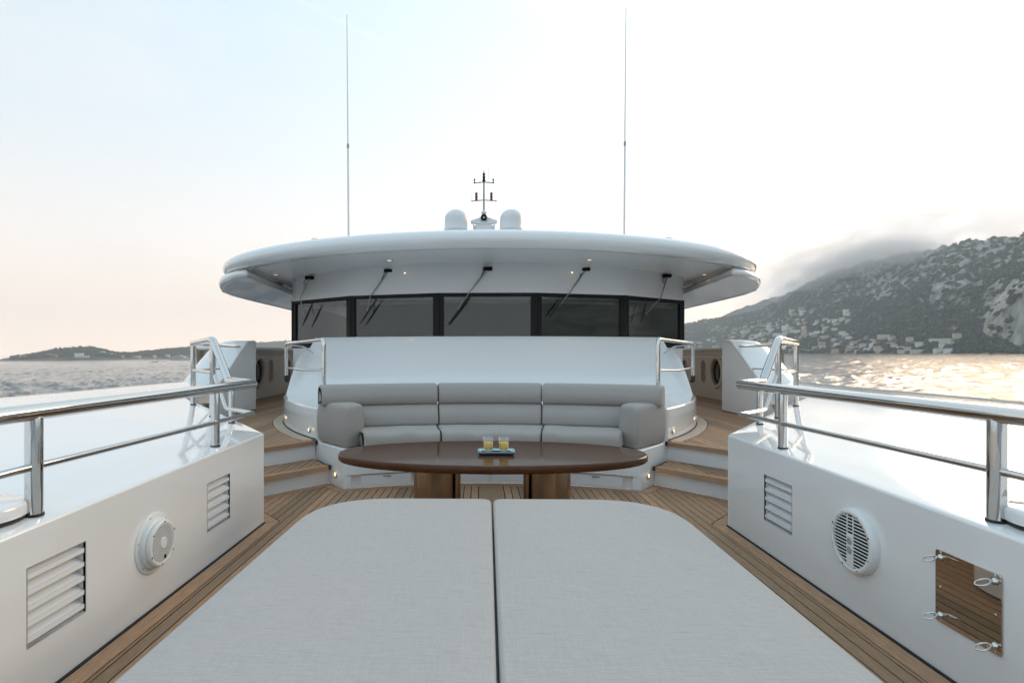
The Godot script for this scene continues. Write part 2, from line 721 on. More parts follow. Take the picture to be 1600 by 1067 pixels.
func land_mesh(grid: Array, colors: Array) -> ArrayMesh:
	var pos := PackedVector3Array()
	var col := PackedColorArray()
	var idx := PackedInt32Array()
	var w: int = grid[0].size()
	for j in grid.size():
		pos.append_array(PackedVector3Array(grid[j]))
		col.append_array(PackedColorArray(colors[j]))
	for j in grid.size() - 1:
		for i in w - 1:
			var k := j * w + i
			idx.append_array([k, k + w + 1, k + 1, k, k + w, k + w + 1])
	var nor := PackedVector3Array()
	nor.resize(pos.size())
	for j in grid.size():
		for i in w:
			var du := pos[j * w + mini(i + 1, w - 1)] - pos[j * w + maxi(i - 1, 0)]
			var dv := pos[mini(j + 1, grid.size() - 1) * w + i] - pos[maxi(j - 1, 0) * w + i]
			var nn := dv.cross(du).normalized()
			nor[j * w + i] = nn if nn.y > 0 else -nn
	var arr := []
	arr.resize(Mesh.ARRAY_MAX)
	arr[Mesh.ARRAY_VERTEX] = pos
	arr[Mesh.ARRAY_NORMAL] = nor
	arr[Mesh.ARRAY_COLOR] = col
	arr[Mesh.ARRAY_INDEX] = idx
	var me := ArrayMesh.new()
	me.add_surface_from_arrays(Mesh.PRIMITIVE_TRIANGLES, arr)
	return me


func rockiness(p: Vector3, t: float, az: float) -> float:
	# how bare the slope is: streaks of limestone high up and on the crags, scrub between
	var v := rock_noise.get_noise_3d(p.x, p.y * 1.3, p.z) * 0.55 + fine_noise.get_noise_3d(p.x * 1.9, p.y * 1.1, p.z * 1.9) * 1.15
	var bare: float = -0.42 + 0.42 * smoothstep(0.36, 0.60, t) * smoothstep(29.0, 36.0, az)
	bare += 0.78 * smoothstep(41.8, 42.5, az) * smoothstep(0.06, 0.10, t) * smoothstep(0.60, 0.30, t)
	bare += 0.45 * smoothstep(38.9, 39.4, az) * smoothstep(41.9, 41.2, az) * smoothstep(0.39, 0.43, t) * smoothstep(0.58, 0.5, t)
	return clampf((v + bare) * 2.2 + 0.5, 0.0, 1.0)


func build_coast() -> void:
	rock_noise.seed = 21
	rock_noise.frequency = 0.0075
	rock_noise.fractal_octaves = 5
	bump_noise.seed = 22
	bump_noise.frequency = 0.0021
	bump_noise.fractal_octaves = 4
	fine_noise.seed = 23
	fine_noise.frequency = 0.028
	fine_noise.fractal_octaves = 4
	# the mountain to starboard, running on behind the lens
	var grid := []
	var cols := []
	var azs := []
	var a := 12.0
	while a <= 174.0:
		azs.append(a)
		a += 0.11 if a < 50.0 else 1.5
	var T := 170
	for j in T + 1:
		var t := pow(float(j) / T, 1.15) * 1.25 - 0.01
		var row := []
		var crow := []
		for az in azs:
			var p := slope_point(az, maxf(t, 0.0))
			if t < 0.0:
				p.y = -8.0
			var k := rockiness(p, t, az)
			var f := fine_noise.get_noise_2d(p.x * 2.0, p.z * 2.0)
			var scrub := Vector3(0.082, 0.094, 0.068) * (1.0 + 0.5 * f)
			var streak := fine_noise.get_noise_3d(p.x * 5.0, p.y * 0.7, p.z * 5.0)
			var rock := Vector3(0.30, 0.285, 0.26) * (1.0 + 0.5 * f + 0.7 * streak)
			if az > 41.5 and t < 0.3:
				rock = rock.lerp(Vector3(0.40, 0.32, 0.25) * (1.0 + 0.5 * f + 1.0 * streak), smoothstep(-0.1, 0.25, rock_noise.get_noise_2d(p.x * 1.3, p.z * 1.3)))
			var c := scrub.lerp(rock, k)
			# bare earth by the water and the terrace road high on the flank
			var shore: float = smoothstep(0.035, 0.012, t) * smoothstep(39.0, 41.0, az)
			c = c.lerp(Vector3(0.26, 0.20, 0.13), shore)
			if t < 0.006:
				c = Vector3(0.30, 0.27, 0.23)
			var road: float = smoothstep(0.010, 0.003, absf(t - (0.52 + 0.018 * (az - 31.0)))) * smoothstep(30.0, 31.0, az) * smoothstep(35.5, 34.5, az)
			c = c.lerp(Vector3(0.30, 0.29, 0.27), road * 0.8)
			row.append(p + Vector3(0, sea_level(p.x, p.z), 0))
			crow.append(Color(c.x, c.y, c.z))
		grid.append(row)
		cols.append(crow)
	var o := MeshInstance3D.new()
	o.mesh = land_mesh(grid, cols)
	o.material_override = M["land"]
	o.name = "mountain"
	add_child(o)
	tag(o, "steep limestone mountain with wooded lower slopes above the shore", "mountain", "", "structure")
	# a further hill beyond its shoulder
	build_far_hill()
	build_headland()
	build_houses()
	# trees: a mass on the slopes nobody could count
	var spots := []
	var r := RandomNumberGenerator.new()
	r.seed = 5
	for q in 26000:
		var az := r.randf_range(17.0, 47.0)
		var t := pow(r.randf(), 1.3) * 1.02
		var p := slope_point(az, t)
		if rockiness(p, t, az) > 0.42 or (t < 0.02 and r.randf() < 0.7):
			continue
		if t < 0.45 and near_house(p):
			continue
		p.y += sea_level(p.x, p.z)
		spots.append([p, r.randf_range(3.2, 7.0)])
	forest("forest", spots, r, "dark green wood and scrub covering the mountain slopes")
	build_clouds()


func near_house(p: Vector3) -> bool:
	var k := Vector2i(int(p.x / 30.0), int(p.z / 30.0))
	for i in [-1, 0, 1]:
		for j in [-1, 0, 1]:
			for q in house_spots.get(k + Vector2i(i, j), []):
				var d: Vector3 = p - q
				# keep the house and the ground seaward of it open
				if Vector2(d.x, d.z).length() < 11.0 or (p.length() < q.length() and Vector2(d.x, d.z).length() < 20.0 and absf(p.normalized().cross(q.normalized()).y) * q.length() < 11.0):
					return true
	return false


func blob_mesh(sd: int) -> ArrayMesh:
	# an uneven crown of small facets
	var r := RandomNumberGenerator.new()
	r.seed = sd
	var st := start()
	st.set_smooth_group(-1)
	for q in 26:
		var d := Vector3(r.randfn(), r.randfn() * 0.8, r.randfn()).normalized()
		var c := d * r.randf_range(0.45, 0.95) * Vector3(1, 0.8, 1) + Vector3(0, 0.55, 0)
		for k in 2:
			var u := Vector3(r.randfn(), r.randfn(), r.randfn()).normalized() * r.randf_range(0.3, 0.6)
			var v := Vector3(r.randfn(), r.randfn(), r.randfn()).normalized() * r.randf_range(0.3, 0.6)
			tri(st, c + u, c + v, c - u * 0.6 - v * 0.6)
	st.generate_normals()
	return st.commit()


func forest(called: String, spots: Array, r: RandomNumberGenerator, label: String) -> void:
	var mm := MultiMesh.new()
	mm.transform_format = MultiMesh.TRANSFORM_3D
	mm.use_colors = true
	mm.mesh = blob_mesh(9)
	mm.instance_count = spots.size()
	for k in spots.size():
		var s: float = spots[k][1]
		mm.set_instance_transform(k, Transform3D(Basis(Vector3.UP, r.randf() * TAU).scaled(Vector3(s, s * r.randf_range(0.7, 1.25), s)), spots[k][0]))
		var f := r.randf_range(0.8, 1.35)
		mm.set_instance_color(k, Color(0.074 * f, 0.088 * f, 0.060 * f * r.randf_range(0.8, 1.2)))
	var o := MultiMeshInstance3D.new()
	o.multimesh = mm
	o.material_override = M["leaf"]
	o.name = called
	add_child(o)
	tag(o, label, "wood", "", "stuff")


func build_far_hill() -> void:
	var prof := [[20.5, 0.0], [21.5, 0.050], [22.6, 0.062], [24.5, 0.078], [27.0, 0.094], [29.0, 0.100], [31.0, 0.104], [35.0, 0.100]]
	var grid := []
	var cols := []
	for j in 30:
		var t := j / 29.0
		var row := []
		var crow := []
		for i in 120:
			var az := 20.5 + 14.0 * i / 119.0
			var rr := lerpf(3850.0, 4500.0, t)
			var p := Vector3(sin(bearing(az)) * rr, 0, -cos(bearing(az)) * rr)
			p.y = ramp(prof, az) * 4150.0 * sin(PI * clampf(t * 0.72, 0, 1)) * (1.0 + 0.05 * fine_noise.get_noise_2d(p.x * 0.4, p.z * 0.4)) - 20.0
			p.y += sea_level(p.x, p.z)
			var f := 1.0 + 0.5 * fine_noise.get_noise_2d(p.x, p.z)
			row.append(p)
			crow.append(Color(0.05 * f, 0.06 * f, 0.045 * f))
		grid.append(row)
		cols.append(crow)
	var o := MeshInstance3D.new()
	o.mesh = land_mesh(grid, cols)
	o.material_override = M["land"]
	o.name = "hill"
	add_child(o)
	tag(o, "pale hazy hill behind the shoulder of the mountain", "hill", "", "structure")


var head_prof := [[-42.2, 0.0], [-41.8, 0.0035], [-41.0, 0.0058], [-40.2, 0.0075], [-39.5, 0.0100], [-38.6, 0.0150], [-37.6, 0.0168], [-36.6, 0.0182], [-36.0, 0.0180], [-35.2, 0.0140], [-34.4, 0.0100], [-33.4, 0.0088], [-32.2, 0.0125], [-30.8, 0.0150], [-29.0, 0.0175], [-26.0, 0.022], [-23.0, 0.027], [-20.0, 0.030], [-14.0, 0.030], [-8.0, 0.0]]


func head_point(az: float, t: float) -> Vector3:
	var r0 := 2350.0 + 90.0 * maxf(0.0, az + 34.0)
	var rr := r0 + 420.0 * t
	var p := Vector3(sin(bearing(az)) * rr, 0, -cos(bearing(az)) * rr)
	var hgt: float = ramp(head_prof, az) * (r0 + 230.0)
	p.y = hgt * (pow(clampf(t / 0.55, 0, 1), 0.75) if t < 0.55 else 1.0 - (t - 0.55) * 1.8) * (1.0 + 0.12 * fine_noise.get_noise_2d(p.x, p.z))
	return p


func build_headland() -> void:
	var grid := []
	var cols := []
	for j in 31:
		var t := j / 30.0
		var row := []
		var crow := []
		for i in 240:
			var az := -42.2 + 34.2 * i / 239.0
			var p := head_point(az, t)
			if j == 0:
				p.y = -6.0
			var f := 1.0 + 0.5 * fine_noise.get_noise_2d(p.x * 2.0, p.z * 2.0)
			var c := Vector3(0.06, 0.06, 0.045) * f
			if p.y < 5.0:
				c = Vector3(0.17, 0.13, 0.10) * f
			row.append(p + Vector3(0, sea_level(p.x, p.z), 0))
			crow.append(Color(c.x, c.y, c.z))
		grid.append(row)
		cols.append(crow)
	var o := MeshInstance3D.new()
	o.mesh = land_mesh(grid, cols)
	o.material_override = M["land"]
	o.name = "headland"
	add_child(o)
	tag(o, "low wooded headland lying on the far side of the dark blue water", "headland", "", "structure")
	var r := RandomNumberGenerator.new()
	r.seed = 15
	var spots := []
	for q in 3200:
		var az := r.randf_range(-41.3, -24.0)
		var t := r.randf_range(0.1, 0.62)
		var p := head_point(az, t)
		if p.y < 4.0:
			continue
		p.y += sea_level(p.x, p.z)
		spots.append([p, r.randf_range(3.0, 6.5)])
	forest("coppice", spots, r, "brown green trees covering the low headland")


func house_proto(w: float, l: float, h: float, wall: String, roof: String, flat: bool) -> Node3D:
	var o := Node3D.new()
	var st := start()
	box(st, Vector3(-w / 2, -6.0, -l / 2), Vector3(w / 2, h, l / 2), 0.1)
	var ob := put_free(st, "wall", wall, o)
	st = start()
	if flat:
		box(st, Vector3(-w / 2 - 0.3, h + 0.02, -l / 2 - 0.3), Vector3(w / 2 + 0.3, h + 0.7, l / 2 + 0.3), 0.1)
	else:
		var e := 0.6
		var rh := w * 0.22
		var A := [Vector3(-w / 2 - e, h + 0.02, -l / 2 - e), Vector3(w / 2 + e, h + 0.02, -l / 2 - e), Vector3(w / 2 + e, h + 0.02, l / 2 + e), Vector3(-w / 2 - e, h + 0.02, l / 2 + e)]
		var R := [Vector3(0, h + rh, -l / 2 + w * 0.3), Vector3(0, h + rh, l / 2 - w * 0.3)]
		st.set_smooth_group(-1)
		tri(st, A[0], A[1], R[0])
		quad(st, A[1], A[2], R[1], R[0])
		tri(st, A[2], A[3], R[1])
		quad(st, A[3], A[0], R[0], R[1])
		quad(st, A[0], A[1], A[2], A[3])
	put_free(st, "roof", roof, o)
	for s in [1]:
		for fl in int(h / 3.0):
			for k in int(l / 4.0):
				st = start()
				var zz := -l / 2 + 2.2 + k * (l - 4.4) / maxf(1.0, int(l / 4.0) - 1)
				box(st, Vector3(s * w / 2 - 0.12, fl * 3.0 + 0.9, zz - 0.6), Vector3(s * w / 2 + 0.06, fl * 3.0 + 2.3, zz + 0.6), 0.02)
				put_free(st, "window", "pane_far", o)
	return o


func put_free(st: SurfaceTool, called: String, m: String, parent: Node) -> MeshInstance3D:
	st.generate_normals()
	var o := MeshInstance3D.new()
	o.mesh = st.commit()
	o.material_override = M[m]
	o.name = called
	parent.add_child(o, true)
	return o


func build_houses() -> void:
	var kinds := [
		[house_proto(11, 15, 6.5, "wall_cream", "tiles", false), "house", "cream house with tiled roof among the trees below the mountain", "house"],
		[house_proto(10, 18, 7.0, "wall_white", "tiles_grey", false), "house", "white house with grey hipped roof among the trees below the mountain", "house"],
		[house_proto(12, 20, 9.5, "wall_ochre", "tiles", false), "house", "ochre house with tiled roof among the trees below the mountain", "house"],
		[house_proto(13, 26, 13.0, "wall_white", "wall_white", true), "apartment_block", "white flat-roofed apartment block below the mountain", "building"],
		[house_proto(11, 16, 7.0, "wall_rose", "tiles", false), "house", "rose coloured house with tiled roof below the mountain", "house"],
		[house_proto(14, 34, 6.0, "wall_cream", "wall_white", true), "villa", "long low cream villa with flat roof by the mountain shore", "villa"]]
	var r := RandomNumberGenerator.new()
	r.seed = 33
	var taken := []
	# [azimuth from, to, t from, t to, how many, kinds]
	var areas := [[22.0, 26.5, 0.20, 0.75, 62, [0, 1, 2, 1, 4]], [25.0, 30.2, 0.18, 0.62, 92, [0, 1, 2, 3, 0, 1]], [29.0, 33.5, 0.20, 0.46, 30, [0, 1, 1]], [27.5, 34.0, 0.02, 0.20, 34, [0, 1, 5, 2]], [33.0, 40.8, 0.015, 0.13, 36, [0, 1, 5, 0, 1, 2]], [39.3, 40.2, 0.16, 0.20, 2, [5]], [19.0, 23.0, 0.1, 0.4, 16, [0, 1, 3]]]
	for ar in areas:
		for q in ar[4]:
			for tries in 12:
				var az := r.randf_range(ar[0], ar[1])
				var t := r.randf_range(ar[2], ar[3])
				var p := slope_point(az, t)
				var clash := false
				for o in taken:
					if p.distance_to(o) < 21.0:
						clash = true
				if clash:
					continue
				taken.append(p)
				var key := Vector2i(int(p.x / 30.0), int(p.z / 30.0))
				house_spots[key] = house_spots.get(key, []) + [p]
				var kd: Array = kinds[ar[5][r.randi() % ar[5].size()]]
				place_house(kd, p, deg_to_rad(-az) + PI / 2 + r.randf_range(-0.6, 0.6), "houses below the mountain")
				break
	for hd in [[-37.0, 0.10, 3], [-36.7, 0.08, 5], [-35.4, 0.30, 1], [-34.9, 0.22, 1], [-34.6, 0.26, 0], [-38.9, 0.20, 4], [-38.6, 0.12, 4], [-34.0, 0.12, 0], [-33.2, 0.10, 4], [-32.8, 0.08, 1], [-30.6, 0.10, 1], [-40.6, 0.2, 2], [-31.6, 0.08, 0]]:
		var p := head_point(hd[0], hd[1])
		var kd: Array = kinds[hd[2]].duplicate()
		kd[2] = (kd[2] as String).replace("among the trees below the mountain", "on the low headland").replace("below the mountain", "on the low headland").replace("by the mountain shore", "on the low headland shore")
		place_house(kd, p, deg_to_rad(-hd[0]) + PI / 2 + r.randf_range(-0.5, 0.5), "houses on the headland")
	for kd in kinds:
		kd[0].free()


func place_house(kd: Array, p: Vector3, turn: float, group: String) -> void:
	var o: Node3D = kd[0].duplicate()
	o.name = numbered(kd[1])
	add_child(o)
	o.position = p + Vector3(0, sea_level(p.x, p.z), 0)
	o.rotation.y = turn
	o.scale = Vector3.ONE * (1.0 if p.length() > 1900.0 else 0.8)
	tag(o, kd[2], kd[3], group)


func build_clouds() -> void:
	# low cloud lying on the ridge
	var fm := FogMaterial.new()
	fm.density = 0.0016
	fm.albedo = Color(0.99, 0.99, 0.99)
	var r := RandomNumberGenerator.new()
	r.seed = 8
	# [azimuth, height share of the range, how far the bank reaches up and down there]
	var bank := [[28.6, 0.094, 0.008], [29.6, 0.105, 0.012], [30.6, 0.118, 0.014], [31.6, 0.126, 0.016], [32.6, 0.134, 0.018], [33.6, 0.140, 0.018], [34.6, 0.143, 0.016], [35.6, 0.146, 0.014], [36.6, 0.150, 0.010], [37.6, 0.153, 0.008]]
	for c in bank:
		for k in 3:
			var f := FogVolume.new()
			f.name = numbered("cloud")
			f.shape = RenderingServer.FOG_VOLUME_SHAPE_ELLIPSOID
			f.material = fm
			var az: float = c[0] + r.randf_range(-1.0, 1.0)
			var rr: float = ramp(ridge_range, az) - 150.0 + r.randf_range(-160.0, 160.0)
			var w := r.randf_range(120.0, 330.0)
			f.size = Vector3(w, w * r.randf_range(0.24, 0.42), w * r.randf_range(0.6, 1.0))
			add_child(f)
			f.position = Vector3(sin(bearing(az)) * rr, (c[1] + c[2] * r.randf_range(-1.0, 0.8)) * rr, -cos(bearing(az)) * rr)
			f.rotation = Vector3(r.randf_range(-0.2, 0.2), r.randf() * TAU, r.randf_range(-0.25, 0.25))
			tag(f, "grey cloud hanging on the mountain ridge", "cloud", "clouds on the ridge", "stuff")


# ------------------------------------------------------------------ decks
const STEP := Vector2(0.43, -0.50)                 # along a step's nosing, towards the side
const N1 := Vector2(1.575, 5.31)
const R1 := Vector2(1.615, 5.385)
const R2 := Vector2(1.835, 5.665)
const N2 := Vector2(1.805, 5.635)
var house_curve := [Vector2(1.835, 5.70), Vector2(2.06, 5.98), Vector2(2.30, 6.33), Vector2(2.55, 6.78), Vector2(2.74, 7.22), Vector2(2.87, 7.62), Vector2(2.98, 8.2), Vector2(3.1, 9.2), Vector2(3.2, 10.4)]
var coam_line := [Vector2(1.745, 4.09), Vector2(2.25, 4.63), Vector2(3.30, 5.75), Vector2(3.775, 6.5)]


func front_arc(n: int, s0: float, s1: float) -> Array:
	# the foot of the sofa plinth, hollow towards the bow
	var out := []
	for k in n + 1:
		var a := lerpf(s0, s1, float(k) / n)
		out.append(Vector2(a, 5.42 - 0.27 * pow(absf(a) / 1.405, 2.0)))
	return out


func teak(k: int) -> String:
	return "teak%d" % [0, 1, 2, 3, 0, 4, 2, 5, 1, 4, 3, 0, 2][k % 13]


func planks(parent: Node, area: PackedVector2Array, x0: float, x1: float, pitch: float, y0: float, y1: float, gap := 0.008) -> void:
	var x := x0
	var k := 0
	while x < x1 - 0.004:
		var r := rect(x + gap / 2, minf(x + pitch, x1) - gap / 2, -40.0, 40.0)
		for piece in Geometry2D.intersect_polygons(r, area):
			if Geometry2D.is_polygon_clockwise(piece) and false:
				continue
			if absf(poly_area(piece)) < 0.0012:
				continue
			var st := start()
			prism(st, piece, y0, y1)
			put(st, "plank", teak(k * 7 + int(absf(x0) * 31.0)), parent)
		x += pitch
		k += 1


func poly_area(p: PackedVector2Array) -> float:
	var a := 0.0
	for k in p.size():
		a += p[k].cross(p[(k + 1) % p.size()])
	return a / 2.0


func build_deck() -> void:
	# the lower deck, between the side coamings and the sofa
	var half := [Vector2(1.745, -1.6), Vector2(1.745, 4.09), Vector2(2.21, 4.60), R1 + STEP * 1.36, R1, Vector2(1.405, 5.15)]
	var poly := PackedVector2Array()
	for p in half:
		poly.append(Vector2(CX + p.x, p.y))
	for p in front_arc(10, 1.30, -1.30):
		poly.append(Vector2(CX + p.x, p.y))
	for k in range(half.size() - 1, -1, -1):
		poly.append(Vector2(CX - half[k].x, half[k].y))
	var o := Node3D.new()
	o.name = "deck"
	add_child(o)
	tag(o, "teak planked lower deck with black caulked seams between the white coamings", "deck", "", "structure")
	var st := start()
	prism(st, poly, -0.10, -0.006)
	put(st, "caulking", "black", o)
	var shrunk := inset(poly, 0.012)
	var inner := inset(poly, 0.105)
	var n := poly.size()
	var runs := [[0, 1], [1, 2], [2, 3], [3, 4], [4, 5], [5, n - 6], [n - 6, n - 5], [n - 5, n - 4], [n - 4, n - 3], [n - 3, n - 2], [n - 2, n - 1]]
	for r in runs:
		var b := PackedVector2Array()
		for k in range(r[0], r[1] + 1):
			b.append(shrunk[k])
		for k in range(r[1], r[0] - 1, -1):
			b.append(inner[k])
		var c := Geometry2D.offset_polygon(b, -0.003)
		st = start()
		prism(st, c[0] if c.size() else b, -0.03, 0.0)
		var along: bool = r[0] == 0 or r[1] == n - 1
		put(st, "margin_board", "teak2" if along else ("teak_cross0" if r[0] % 2 else "teak_cross1"), o)
	var area := inset(inner, 0.005)
	st = start()
	var kp := Geometry2D.intersect_polygons(rect(CX - 0.115, CX + 0.115, -40, 40), area)
	prism(st, kp[0], -0.03, 0.0)
	put(st, "king_plank", "teak3", o)
	planks(o, area, CX + 0.12, CX + 2.3, 0.068, -0.03, 0.0)
	planks(o, area, CX - 0.12 - 0.068 * 32, CX - 0.12, 0.068, -0.03, 0.0)
	# the raised side decks beyond the steps
	for s in [-1, 1]:
		var u := Node3D.new()
		u.name = "side_deck" if s < 0 else "side_deck_001"
		add_child(u)
		tag(u, "raised teak side deck beside the pale headland side" if s < 0 else "raised teak side deck beside the mountain side", "deck", "", "structure")
		var out_line := [N2 + Vector2(0.035, 0.03), N2 + STEP * 1.5 + Vector2(0.035, 0.03), Vector2(3.34, 5.70), Vector2(3.82, 6.5), Vector2(3.82, 8.7), Vector2(4.66, 8.7), Vector2(4.66, 17.0)]
		var curve := spline(house_curve, 4)
		var inner_line := []
		for k in range(curve.size() - 1, 0, -1):
			inner_line.append(curve[k])
		var pin := out_line.duplicate()
		pin.append(Vector2(3.2, 17.0))
		pin.append_array(inner_line)
		var whole := mirrored(pin, s)
		st = start()
		prism(st, whole, 0.344, 0.374)
		put(st, "caulking", "black", u)
		# the pale curved board round the foot of the house
		var off := []
		for k in curve.size():
			var t: Vector2 = (curve[mini(k + 1, curve.size() - 1)] - curve[maxi(k - 1, 0)]).normalized()
			off.append(curve[k] + Vector2(t.y, -t.x) * 0.135)
		for piece in [[0, 8], [8, 18], [18, curve.size() - 1]]:
			st = start()
			var e0 := PackedVector3Array()
			var e1 := PackedVector3Array()
			var f0 := PackedVector3Array()
			var f1 := PackedVector3Array()
			for k in range(piece[0], piece[1] + 1):
				var t: Vector2 = (off[k] - curve[k]).normalized()
				var i0: Vector2 = curve[k] + t * 0.010
				var o0: Vector2 = off[k] - t * 0.004
				e0.append(P(CX + s * i0.x, 0.38, i0.y))
				f0.append(P(CX + s * i0.x, 0.35, i0.y))
				e1.append(P(CX + s * o0.x, 0.38, o0.y))
				f1.append(P(CX + s * o0.x, 0.35, o0.y))
			loft(st, [f0, e0], false, -1)
			loft(st, [e0, e1], false, -1)
			loft(st, [e1, f1], false, -1)
			put(st, "margin_board", "teak_pale", u)
		var ar := [N2 + STEP * 0.17 + Vector2(0.078, 0.067), N2 + STEP * 1.5 + Vector2(0.075, 0.065), Vector2(3.34, 5.70), Vector2(3.82, 6.5), Vector2(3.82, 8.7), Vector2(4.66, 8.7), Vector2(4.66, 17.0), Vector2(3.34, 17.0)]
		for k in range(off.size() - 1, 1, -1):
			ar.append(off[k] + Vector2(0.005, 0.0))
		var am := mirrored(ar, s)
		if s > 0:
			planks(u, am, CX + 1.8, CX + 4.7, 0.07, 0.345, 0.38)
		else:
			planks(u, am, CX - 1.8 - 0.07 * 42, CX - 1.8, 0.07, 0.345, 0.38)


func build_steps(s: int) -> void:
	var t := thing("steps", "two teak steps up to the side deck on the %s side of the sofa" % ("headland" if s < 0 else "mountain"), "steps", "deck steps", P(CX + s * 1.9, 0, 5.1))
	var e := 1.42
	# risers: each the front of a solid white step
	for q in [[R1, R2 + Vector2(0.02, 0.02), 0.0, 0.152], [R2, R2 + Vector2(0.25, 0.22), 0.14, 0.342]]:
		var st := start()
		prism(st, mirrored([q[0], q[0] + STEP * e, q[1] + STEP * e, q[1]], s), q[2], q[3], 0.003)
		put(st, "riser", "white_satin", t)
	# the lower tread: black bedding, nosing board, short planks
	var st2 := start()
	prism(st2, mirrored([N1 + Vector2(0.016, 0.012), N1 + STEP * e + Vector2(0.016, 0.012), R2 + STEP * e, R2], s), 0.152, 0.184)
	put(st2, "caulking", "black", t)
	var w := Vector2(0.068, 0.0585)
	st2 = start()
	var a0 := N1 + Vector2(0.012, -0.004)
	prism(st2, mirrored([a0, a0 + STEP * e, a0 + STEP * e + w, a0 + w], s), 0.150, 0.19, 0.004)
	put(st2, "nosing", "teak2", t)
	var b0 := N1 + w + Vector2(0.02, 0.002)
	var top := mirrored([b0, b0 + STEP * e, R2 + STEP * e - Vector2(0.006, 0.005), R2 + Vector2(0.004, -0.016)], s)
	if s > 0:
		planks(t, top, CX + 1.5, CX + 2.6, 0.068, 0.152, 0.189)
	else:
		planks(t, top, CX - 1.5 - 0.068 * 16, CX - 1.5, 0.068, 0.152, 0.189)
	# the upper nosing
	st2 = start()
	var c0 := N2 + Vector2(0.012, -0.006)
	var bw := Vector2(0.078, 0.067)
	prism(st2, mirrored([c0, c0 + STEP * 1.5, c0 + STEP * 1.5 + bw, c0 + bw + Vector2(0.03, 0)], s), 0.34, 0.3805, 0.004)
	put(st2, "nosing", "teak0", t)
	# black rubber end caps of the treads, and a small drain
	for q in [[N1, 0.150, 0.192], [N2, 0.34, 0.383]]:
		st2 = start()
		var f: Vector2 = q[0]
		prism(st2, mirrored([f + Vector2(-0.006, 0.0), f + Vector2(0.012, -0.014), f + Vector2(0.085, 0.055), f + Vector2(0.067, 0.069)], s), q[1], q[2])
		put(st2, "end_cap", "rubber", t)


# ------------------------------------------------------------------ side coamings
func coam_top(d: float) -> float:
	return crown(coam_in(d), d)


func coam_in(d: float) -> float:
	var pts := [[-9.0, 1.745]]
	for p in coam_line:
		pts.append([p.y, p.x])
	return ramp(pts, d)


